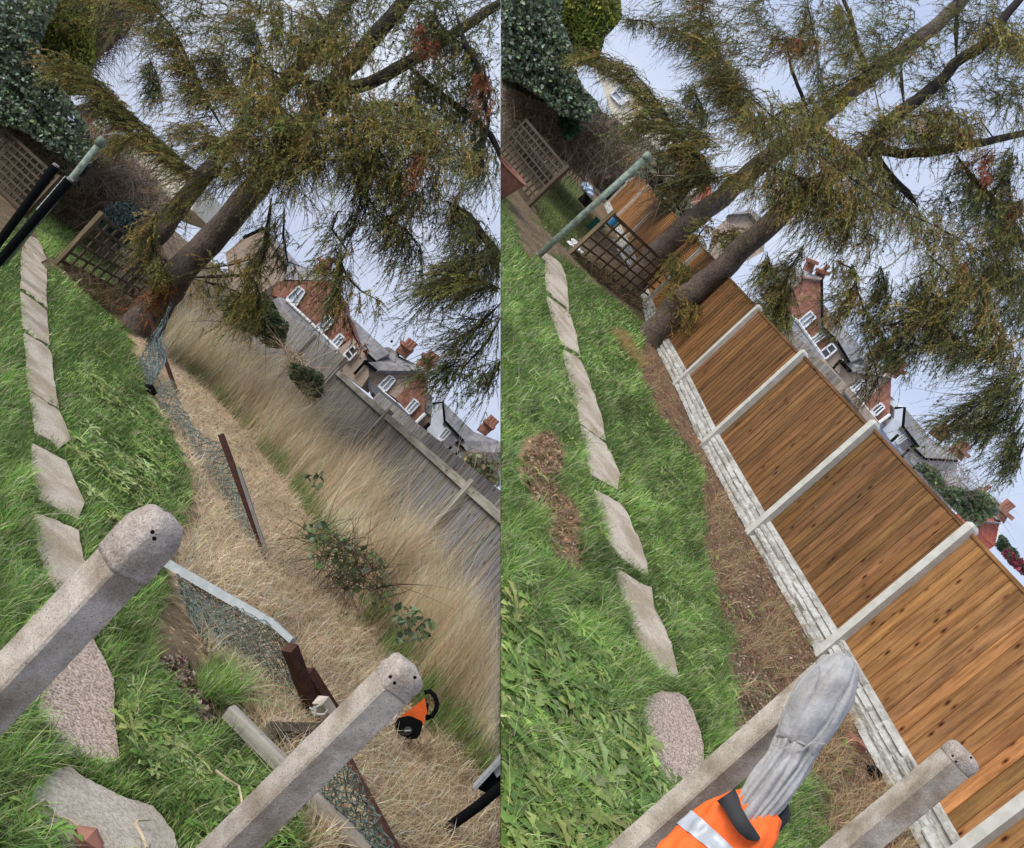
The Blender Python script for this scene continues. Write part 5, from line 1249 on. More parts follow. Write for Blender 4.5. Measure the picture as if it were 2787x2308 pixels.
wallp(R, h, f0(1150, 1160, 1260, 1080, 1320, 1110, 1240, 1190), 46.5, 'brick', 3); pipe(R, h, f0(1325, 1398, 1440, 1345), 45.8, .08, 'upvc', 'gutter'); pipe(R, h, f0(1205, 1262, 1262, 1330), 45.8, .1, 'upvc', 'corner_strip')
h = thing('tan_house', 'tan rendered house end low behind the larch trunks', 'house', at(*f0(1640, 1520), ZH))
wallp(R, h, f0(1440, 1560, 1560, 1450, 1700, 1430, 1800, 1560, 1780, 1700, 1600, 1800, 1400, 1760), ZH, 'render'); roofp(R, h, f0(1540, 1450, 1700, 1410, 1850, 1560, 1800, 1590, 1690, 1440), ZH - .4, (0, 3, 3, 0, 0))

def lower(s, root, a, b, Z, mat, h=6.0):
    A, B = at(*a, Z), at(*b, Z); mb = MB(); mb.prism([A, B, B - s.n * h, A - s.n * h], s.f * 3, s.r, s.n); mb.build('lower_wall', M[mat], root, s)
row = [o for o in bpy.data.objects if o.get('label', '') in ('red brick house with white windows rising over the new fence beside the larch', 'half rendered brick gable house behind the middle of the new fence', 'white rendered house with black gutters and a grey dish behind the new fence', 'bright red brick house with a white corner pipe at the right edge')]
f = lambda *a: q('R3', *a)
lower(R, row[0], f(20, 380), f(450, 730), ZH - 2.2, 'render'); lower(R, row[1], f(430, 700), f(800, 1130), ZH - 2.0, 'render'); lower(R, row[2], f(780, 1090), f(1060, 1380), ZH + 1, 'white'); lower(R, row[2], f(1000, 1330), f(1420, 1600), ZH + .4, 'pebble'); lower(R, row[3], q('R5', 1700, 690), q('R5', 1880, 830), 50, 'redbrick')
T0, T1, T2 = at(2060, 812, 25), at(2180, 925, 22.5), at(2290, 1035, 20)
mb = MB()
for a_, b_ in ((T0, T1), (T1, T2)): panel_boards(mb, a_ - FU * 2.6, b_ - FU * 2.6, FU, 0, 2.6, -R.f, .13, 1.25, var=.1)
tag(mb.build('slat_fence', M['greyboard'], None, R), 'pale brown slatted fence just showing over the new panels below the brick house', 'fence')
# ================================================================== SHRUBS, HEDGES, BRAMBLES
IVY = [(.12, .165, .105), (.17, .22, .155), (.085, .12, .075), (.26, .31, .24), (.06, .085, .05), (.15, .20, .09)]
YEL = [(.22, .26, .04), (.15, .20, .04), (.28, .29, .055), (.10, .14, .03), (.19, .19, .045)]
BRM = [(.38, .29, .22), (.48, .39, .30), (.26, .19, .14), (.58, .50, .40)]
GRN = [(.11, .15, .06), (.15, .19, .09), (.08, .11, .045), (.21, .23, .12)]
f0 = lambda *a: q('L0', *a)
shrub(L, 'ivy_hedge', 'tall dark ivy covered hedge at the left of the old garden', 'hedge', G(L, 20, 560),
      [(f0(-150, -60, 420, -60, 330, 150, 260, 330, 420, 600, 560, 800, 620, 950, 560, 1150, 330, 1000, 150, 880, -150, 800), 30000, (18.5, 21), (.04, .08), IVY),
       (f0(-150, -60, 540, -60, 400, 560, 480, 800, 300, 880, -150, 860), 5000, (21, 22.5), (.1, .2), [(.06, .085, .05), (.045, .06, .035)])],
      [(f0(-150, 0, 300, 0, 560, 800, -150, 800), 160, (18.5, 20.5), (.4, 1.2), [(.07, .05, .035)], .012)], mat='gloss')
shrub(L, 'conifer_hedge', 'yellow green conifer beside the dark ivy of the old garden', 'conifer', G(L, 160, 560),
      [(f0(310, -60, 620, -60, 640, 180, 640, 420, 560, 640, 420, 640, 330, 480, 260, 330, 300, 150), 20000, (20, 22), (.035, .08), YEL)],
      [(f0(330, 0, 600, 0, 620, 400, 450, 600), 700, (20, 21.5), (.3, .7), YEL, .02)])
shrub(L, 'bare_tree', 'brown twiggy tree crown behind the conifer at the top of the old garden', 'tree', G(L, 230, 590),
      [(f0(540, -60, 960, -60, 880, 180, 760, 300, 660, 420, 560, 400), 1500, (26, 30), (.08, .16), [(.12, .10, .05), (.16, .12, .07)])],
      [(f0(540, -60, 960, -60, 880, 200, 760, 330, 640, 480, 560, 400), 1700, (26, 30), (.4, 1.4), [(.14, .09, .07), (.2, .14, .11), (.09, .06, .05)], .016)])
shrub(L, 'bramble_thicket', 'brown leafless bramble thicket at the end of the old garden', 'brambles', G(L, 260, 610) * .75,
      [(f0(0, 820, 300, 950, 640, 1000, 900, 1150, 1080, 1350, 1000, 1600, 700, 1560, 420, 1330, 150, 1100, 0, 980), 6500, (28.5, 30), (.14, .3), [(.16, .125, .10), (.20, .16, .125), (.13, .14, .085)]),
       (f0(0, 820, 300, 950, 640, 1000, 900, 1150, 1080, 1350, 1000, 1600, 700, 1560, 420, 1330, 150, 1100, 0, 980), 3600, (23, 28), (.05, .11), [(.22, .25, .13), (.28, .26, .17), (.16, .21, .11), (.36, .32, .22)])],
      [(f0(-50, 830, 250, 880, 640, 980, 900, 1120, 1100, 1350, 1000, 1640, 700, 1600, 420, 1380, 250, 1240, -50, 1000), 8000, (22.5, 28), (.5, 1.6), BRM, .022)])
shrub(L, 'ivy_clump', 'ivy spilling over the ground behind the black tubes', 'ivy', G(L, 110, 560),
      [(f0(0, 800, 200, 860, 420, 1000, 560, 1180, 480, 1260, 330, 1150, 150, 1000, 0, 920), 2600, (20.5, 21.8), (.05, .1), IVY + [(.26, .2, .13)])], [(f0(0, 800, 300, 900, 560, 1180, 420, 1240, 0, 960), 700, (20, 21.5), (.3, .8), BRM, .014)])
shrub(L, 'green_shrub', 'blue green shrub below the cream wall of the old garden', 'shrub', G(L, 380, 640),
      [(f0(380, 1020, 520, 950, 640, 1000, 560, 1200, 430, 1200), 1200, (21, 22.5), (.09, .16), [(.045, .10, .075), (.07, .13, .1), (.03, .07, .05)]),
       (f0(700, 960, 830, 960, 960, 1150, 1150, 1350, 1060, 1520, 900, 1380, 780, 1150), 2500, (28, 31), (.08, .16), GRN)])
shrub(L, 'elder_bush', 'dark green bush at the far end of the dry grass by the pinkish fence', 'bush', G(L, 640, 1010),
      [(q('L3', -60, 480, 200, 560, 240, 640, 300, 700, 270, 860, 170, 850, 60, 760, -120, 700, -150, 560), 7000, (19, 21.5), (.045, .10), GRN + [(.05, .07, .04)]),
       (q('L3', 330, 960, 440, 1000, 540, 1040, 530, 1200, 420, 1180, 300, 1040), 1300, (16.5, 17.6), (.04, .085), [(.09, .12, .06), (.13, .16, .08), (.06, .085, .045)])],
      [(q('L3', 250, 820, 420, 960, 520, 1150, 440, 1250, 300, 1000), 300, (16.5, 18), (.3, .8), DRYS, .01)])
shrub(L, 'bramble_plant', 'green leafy bramble growing through the dry grass in the old garden', 'bramble', G(L, 940, 1560),
      [(q('L5', 480, 700, 640, 620, 800, 780, 1020, 840, 1180, 1000, 1240, 1240, 1180, 1400, 960, 1300, 760, 1180, 560, 1020), 300, (8.4, 9.2), (.03, .065), [(.14, .22, .09), (.10, .16, .07), (.21, .26, .12), (.16, .22, .14)]),
       (q('L5', 500, 280, 640, 260, 680, 380, 600, 420), 40, (10.5, 11), (.03, .07), [(.08, .11, .05)]),
       (q('L5', 1200, 1330, 1420, 1360, 1560, 1500, 1480, 1650, 1250, 1640), 160, (7.2, 7.9), (.03, .06), [(.09, .15, .08), (.13, .18, .10), (.16, .20, .09)])],
      [(q('L5', 480, 700, 1020, 900, 1200, 1300, 700, 1180), 260, (8.4, 9.2), (.3, .9), [(.16, .12, .08), (.1, .07, .05)], .008)])
shrub(L, 'garden_shrub', 'pale grey green shrub in front of the white house of the old row', 'shrub', at(1290, 1290, 40),
      [(q('L3', 1430, 1700, 1480, 1600, 1560, 1570, 1660, 1620, 1760, 1640, 1760, 1790, 1600, 1790), 1300, (38, 41), (.1, .2), [(.2, .22, .13), (.14, .17, .1), (.26, .22, .12)]), (q('L3', 1210, 1470, 1300, 1490, 1290, 1560, 1210, 1520), 200, (38, 40), (.1, .2), GRN)],
      [(q('L3', 1440, 1560, 1740, 1560, 1740, 1700, 1440, 1680), 160, (38, 41), (.5, 1.4), BRM, .022)])
f0 = lambda *a: q('R0', *a)
shrub(R, 'ivy_hedge', 'tall dark ivy covered hedge above the planter in the new garden', 'hedge', G(R, 1400, 470),
      [(f0(-60, -60, 420, -60, 400, 120, 480, 300, 480, 450, 560, 600, 660, 700, 600, 820, 420, 780, 250, 640, 100, 560, -60, 480), 30000, (21, 23.5), (.045, .09), IVY),
       (f0(-60, -60, 560, -60, 480, 450, 560, 660, 380, 720, -60, 520), 5000, (23.5, 25), (.12, .22), [(.06, .085, .05), (.045, .06, .035)])],
      [(f0(-60, 0, 300, 0, 560, 700, -60, 500), 160, (21, 23), (.4, 1.2), [(.07, .05, .035)], .012)], mat='gloss')
shrub(R, 'conifer_hedge', 'yellow green conifer beside the dark ivy of the new garden', 'conifer', G(R, 1560, 520),
      [(f0(400, -60, 800, -60, 820, 120, 700, 260, 660, 420, 520, 440, 470, 300, 410, 120), 18000, (23, 25), (.035, .085), YEL)],
      [(f0(420, -40, 780, -40, 680, 240, 500, 400), 600, (23, 24.5), (.3, .8), YEL, .02)])
shrub(R, 'bramble_thicket', 'brown leafless bramble thicket behind the blue and white sack', 'brambles', G(R, 1560, 500),
      [(f0(420, 1060, 700, 1120, 860, 1240, 860, 1420, 640, 1420, 420, 1240), 2600, (54, 58), (.3, .6), [(.16, .125, .10), (.20, .16, .125), (.10, .12, .06)]),
       (f0(-60, 470, 150, 520, 400, 720, 640, 720, 820, 880, 1060, 1060, 1000, 1200, 700, 1180, 420, 1080, 200, 900, -60, 720), 7500, (46, 48), (.16, .32), [(.16, .125, .10), (.20, .16, .125), (.13, .14, .085)]),
       (f0(-60, 470, 150, 520, 400, 720, 640, 720, 820, 880, 1060, 1060, 1000, 1200, 700, 1180, 420, 1080, 200, 900, -60, 720), 4600, (25, 30), (.05, .12), [(.20, .22, .12), (.26, .24, .15), (.15, .19, .10), (.34, .30, .2)])],
      [(f0(-60, 480, 150, 540, 400, 740, 640, 780, 820, 920, 960, 1040, 860, 1100, 640, 1120, 420, 1060, 200, 920, -60, 720), 8000, (24.5, 30), (.4, 1.1), BRM, .024)])
shrub(R, 'green_shrub', 'dark leafy shrub among the ivy and brambles of the new garden', 'shrub', G(R, 1560, 480),
      [(f0(420, 720, 520, 740, 520, 900, 440, 930, 400, 830), 900, (23, 24.5), (.1, .18), [(.03, .08, .05), (.05, .11, .06)])])
shrub(R, 'grey_shrub', 'grey green bush filling the gap above the far orange fence panels', 'bush', G(R, 1700, 560),
      [(f0(860, 900, 1000, 960, 1120, 1080, 1220, 1260, 1330, 1450, 1240, 1560, 1130, 1420, 1000, 1220, 900, 1080), 5200, (30, 34), (.09, .2), [(.13, .15, .09), (.18, .19, .12), (.09, .11, .06), (.22, .2, .14)])],
      [(f0(860, 900, 1100, 1060, 1330, 1460, 1230, 1540, 960, 1150), 800, (30, 34), (.4, 1.3), BRM, .025)])
shrub(R, 'garden_bush', 'green bush overgrowing the far side of the new fence', 'bush', at(2560, 1390, 22),
      [(f5(1220, 200, 1300, 180, 1400, 240, 1480, 380, 1560, 380, 1640, 400, 1720, 400, 1800, 420, 1890, 500, 1890, 580, 1800, 620, 1720, 690, 1640, 640, 1500, 500, 1350, 340), 12000, (19, 22), (.035, .085), [(.13, .19, .08), (.18, .23, .10), (.09, .13, .06), (.28, .27, .12), (.24, .26, .2)])],
      [(f5(1240, 200, 1420, 240, 1560, 360, 1740, 380, 1860, 520, 1720, 650, 1400, 380), 260, (19, 22), (.4, 1.2), BRM, .014), (f5(1560, 180, 1640, 200, 1660, 330, 1580, 330), 60, (22, 24), (.5, 1.2), BRM, .012)])
shrub(R, 'conifer_tree', 'small dark green conifers beyond the new fence at the right edge', 'conifer', at(2740, 1510, 40),
      [(f5(1880, 840, 1915, 760, 1960, 790, 1990, 850, 2040, 880, 2060, 960, 2120, 1000, 2120, 1080, 1960, 930), 3000, (38, 42), (.08, .17), [(.05, .08, .04), (.07, .10, .05), (.03, .05, .03)])])
shrub(R, 'red_shrub', 'crimson leaved shrub showing over the top of the new fence', 'shrub', at(2750, 1530, 25),
      [(f5(1925, 900, 1970, 870, 2040, 920, 2130, 1000, 2130, 1090, 2080, 1060, 1990, 980), 1600, (23, 26), (.05, .1), [(.22, .03, .05), (.3, .05, .08), (.14, .02, .035), (.06, .07, .03)])])
# dry tussocks under the trellises and trunks
for s, poly, n, nm in ((L, q('A', 700, 1270, 1000, 1400, 1250, 1560, 1500, 1700, 1500, 1800, 1250, 1790, 1050, 1640, 800, 1400), 2600, 'tangled dead stems under the trellis of the old garden'), (R, q('B', 700, 990, 960, 1100, 1200, 1240, 1500, 1540, 1400, 1560, 1150, 1400, 900, 1200), 2600, 'tangled dead stems under the trellis of the new garden')):
    x, y = sample(poly, n); P = G(s, x, y)
    V, F, C, _ = strands(P, nrm(rdir(n) + s.n * .9), rng.uniform(.15, .55, n), rng.uniform(.2, 1.2, n), rng.uniform(0, .5, n), np.full(n, .012), pal([(.26, .18, .11), (.34, .26, .16), (.14, .09, .06), (.12, .13, .05)], n), s.n)
    tag(big('dead_stems', V, F, C, M['drygrass'], s), nm, 'dead stems', kind='stuff')

# ================================================================== LARCHES
TLz = float(G(L, 386, 915)[2]); TBz = TLz + 4.5
DK = dict(palette=DARKN)
n1, n0, n3 = (lambda *a: q('L1', *a)), (lambda *a: q('L0', *a)), (lambda *a: q('L3', *a))
larch(L, 'larch with a thick leaning trunk and spreading olive boughs, nearest in the old garden', G(L, 386, 915),
      [(352, 950), (388, 890), (425, 835), (475, 761), (596, 632), (702, 500), (783, 400), (887, 262), (935, 196), (1000, 121)], [TLz, TLz, TLz, TLz - .1, TLz - .2, TLz - .4, TLz - .5, TLz - .6, TLz - .5, TLz - .45],
      [.40, .33, .27, .235, .215, .2, .18, .155, .13, .115],
      [([(887, 262), (944, 241), (1004, 229), (1085, 185), (1185, 125), (1246, 88), (1380, -6)], TLz - .8, [.13, .11, .10, .10, .09, .08, .07]),
       ([(887, 262), (930, 300), (952, 310)], TLz - .6, [.1, .08, .05]),
       (n1(1120, 440, 1250, 580, 1400, 690, 1560, 800, 1680, 920, 1760, 1100), TLz - 1, [.06, .06, .055, .05, .05, .04]),
       (n1(1380, 1360, 1520, 1460, 1600, 1570, 1700, 1700, 1760, 1760), TLz - 2, [.05, .06, .06, .055, .05]),
       ([(887, 262), (940, 190), (1010, 110), (1080, 30), (1120, -20)], TLz - .4, [.17, .15, .13, .12, .11]),
       ([(1240, 30), (1262, 110), (1300, 180), (1330, 330), (1310, 440)], TLz - 1.5, [.05, .045, .04, .03, .02]),
       (n3(190, -150, 150, 120, 130, 300), TLz - 1, [.03, .025, .015]),
       (q('L2', 1280, 385, 1500, 378, 1680, 370, 1750, 330), TLz - .6, [.035, .03, .025, .02])],
      [(n1(-100, 950, 300, 950, 650, 850, 950, 840, 1200, 900, 1480, 1010), TLz - 2.2, 420, dict(spread=1.0, ln=(.4, .9))),
       (n1(-80, 1100, 300, 1080, 700, 1080, 1050, 1050, 1250, 1120), TLz - 2.0, 150, dict(spread=1.0, ln=(.4, .9))),
       (n1(0, 600, 200, 700, 420, 860, 500, 950), TLz - 2.4, 150, dict(spread=.6)), (n1(60, 420, 300, 520, 560, 560, 760, 640), TLz - 1.6, 170, dict(spread=.6, ln=(.25, .6))), (n1(200, 180, 420, 300, 640, 330, 860, 300), TLz - 1.6, 150, dict(spread=.5, ln=(.25, .6))), (n1(700, 760, 900, 700, 1100, 720, 1300, 860), TLz - 1.8, 130, dict(spread=.5, ln=(.3, .6))),
       (n1(600, 900, 900, 1100, 1150, 1250, 1120, 1420), TLz - 2, 85, dict(spread=.7)),
       (n1(760, 1150, 850, 1350, 760, 1600), TLz - 1.5, 40, DK), (n1(1000, 1150, 1080, 1400, 1000, 1600), TLz - 1.5, 44, dict(spread=.5)),
       (n1(1120, 460, 1300, 620, 1480, 740, 1600, 850, 1630, 1180), TLz - 1, 150, dict(palette=DARKN, spread=.5)),
       (n1(1380, 1360, 1560, 1480, 1739, 1720, 1780, 1760), TLz - 2, 120, dict(palette=DARKN, ln=(.3, .7))),
       (n1(1240, 60, 1400, 250, 1560, 330, 1620, 560), TLz - 1.2, 110, DK),
       (n3(640, -60, 600, 60, 700, 200, 640, 330, 560, 330), TLz - 2.2, 36, dict(spread=.5)), (n3(620, 180, 700, 380, 800, 480, 950, 560), TLz - 2.2, 28, dict(spread=.25, palette=DARKN + OLIVE, ln=(.25, .55))),
       (n3(660, 280, 640, 480, 640, 600), TLz - 2.2, 26, dict(palette=DARKN)),
       (n3(900, -40, 1100, 60, 1200, 200), TLz - 1.8, 50, dict(palette=DARKN, ln=(.3, .7))),
       (n3(1760, 470, 1600, 410, 1420, 370), TLz - 3, 55, dict(palette=DARKN + OLIVE[:2], ln=(.3, .75), spread=.2)),
       (n3(1760, 540, 1600, 700, 1450, 900, 1400, 1050), TLz - 3, 70, dict(palette=DARKN, ln=(.3, .6), spread=.2)),
       (n3(1760, 620, 1650, 820, 1500, 980, 1300, 1000), TLz - 3, 34, dict(palette=DARKN, ln=(.25, .5), spread=.15)),
       (n3(1760, 930, 1700, 1000, 1640, 1080), TLz - 3, 26, dict(palette=DARKN, ln=(.2, .5), spread=.15)),
       (n3(1500, -40, 1600, 150, 1500, 280, 1300, 440), TLz - 2.6, 70, dict(palette=DARKN, ln=(.3, .7), spread=.3)),
       (n3(1740, 200, 1600, 260, 1400, 330), TLz - 2.8, 50, dict(palette=DARKN, ln=(.3, .7), spread=.3)),
       (n3(190, -100, 170, 120, 120, 330), TLz - 1, 34, dict(palette=DARKN + OLIVE[:2], spread=.3)), (n3(280, -80, 270, 100, 300, 280, 420, 320), TLz - 1, 26, dict(palette=DARKN, spread=.2)),
       (q('L2', 1280, 390, 1450, 430, 1600, 480, 1739, 560), TLz - .5, 30, dict(spread=.3, ln=(.25, .5))), (q('L2', 1350, 330, 1560, 300, 1739, 250), TLz - .5, 30, dict(spread=.3, ln=(.25, .5))),
       (n3(0, 330, 80, 420, 120, 520, 60, 600), TLz - .8, 60, dict(spread=.4)),
       (n1(1180, 150, 1230, 250, 1300, 330), TLz - 1.6, 34, dict(palette=RUSTN, ln=(.15, .4), per=60, spread=.3)), (n1(1620, 450, 1650, 560, 1680, 680), TLz - 1.6, 30, dict(palette=RUSTN, ln=(.15, .35), per=60, spread=.25)), (n1(1190, 1000, 1190, 1150), TLz - 2.6, 16, dict(palette=RUSTN, ln=(.12, .3), per=60, spread=.2)), (n3(700, 640, 740, 760, 790, 860), TLz - 2.4, 12, dict(palette=RUSTN + [(.2, .1, .05)], ln=(.12, .3), per=20, spread=.2))],
      [(n1(700, -40, 1780, -40, 1780, 900, 1500, 980, 1300, 800, 900, 560, 640, 400), 46, (TLz - 2, TLz + 1), (900, 300), (.25, .65), DARKN + [OLIVE[1]]),
       (n1(560, 900, 1200, 900, 1300, 1300, 900, 1500, 560, 1300), 12, (TLz - 2, TLz), (850, 400), (.3, .6), OLIVE)],
      'larches of the old garden', 420, n1(400, 0, 1800, 0, 1800, 3000, 900, 3000, 600, 1700))
larch(L, 'darker larch with a straight grey trunk behind the trellis in the old garden', G(L, 322, 790),
      [(318, 822), (362, 713), (463, 596), (523, 515), (640, 380), (795, 209), (870, 110), (960, -20)], TBz, [.28, .235, .205, .19, .17, .155, .14, .13],
      [([(503, 443), (450, 400), (402, 362), (322, 292)], TBz - .6, [.06, .055, .05, .03]), (n0(1500, 860, 1400, 680, 1330, 550, 1290, 380), TBz - .4, [.05, .045, .04, .03]), (n1(240, 290, 200, 150, 180, 0), TBz, [.04, .035, .03]),
       (n1(480, 60, 520, 120, 600, 300, 700, 430), TBz - .2, [.06, .055, .05, .04])],
      [(n0(1350, 1180, 1150, 1030, 950, 850, 800, 690, 690, 560, 560, 480, 430, 430), TBz - 4.6, 230, dict(spread=.3, ln=(.25, .5), out=.8)),
       (n0(1000, 860, 800, 700, 690, 600), TBz - 4.6, 80, dict(spread=.25, ln=(.25, .5), palette=OLIVE[:2] + DARKN, out=.8)),
       (n0(1420, 760, 1330, 560, 1240, 330, 1160, 180, 1060, 60, 1000, -40), TBz - 3.2, 210, dict(spread=.5, out=.6)),
       (n0(1739, 760, 1560, 560, 1480, 380), TBz - 3.2, 130, dict(spread=.7)), (n0(1739, 1000, 1500, 950, 1250, 850), TBz - 3.6, 120, dict(spread=.6)),
       (n0(1739, 1120, 1500, 1180, 1300, 1250, 1180, 1400), TBz - 3.2, 70, dict(spread=.4, ln=(.25, .55))),
       (n0(1000, 380, 1060, 500, 1080, 640), TBz - 1.0, 60, dict(palette=DARKN, spread=.4)), (n0(1000, 900, 900, 900, 820, 960), TBz - 3.6, 30, dict(spread=.3, ln=(.25, .5))),
       (q('L2', 1060, -60, 1010, 80, 1040, 200, 1110, 330), TLz - .8, 90, dict(spread=.35, ln=(.2, .45))), (q('L2', 1080, 380, 1120, 440, 1080, 500), TLz - .4, 40, dict(palette=RUSTN + OLIVE[3:4], spread=.3, ln=(.2, .45))),
       (n1(40, 120, 120, 300, 60, 480), TBz - 1, 80, DK), (n1(300, 60, 520, 150, 680, 190), TBz - 1, 90, dict(spread=.5))],
      [(n0(480, -40, 1780, -40, 1780, 760, 1450, 640, 1300, 300, 900, 140), 36, (TBz - 4.4, TBz + 1), (720, 300), (.3, .65), OLIVE + DARKN), (n1(0, 0, 700, -40, 760, 300, 500, 480, 150, 640, 0, 700), 20, (TBz - 4.4, TBz + 1), (700, 320), (.3, .6), DARKN + OLIVE)],
      'larches of the old garden')
TRz = float(G(R, 1769, 930)[2]); TR2 = TRz + 5.2
r0, r1_, r3_ = (lambda *a: q('R0', *a)), (lambda *a: q('R1', *a)), (lambda *a: q('R3', *a))
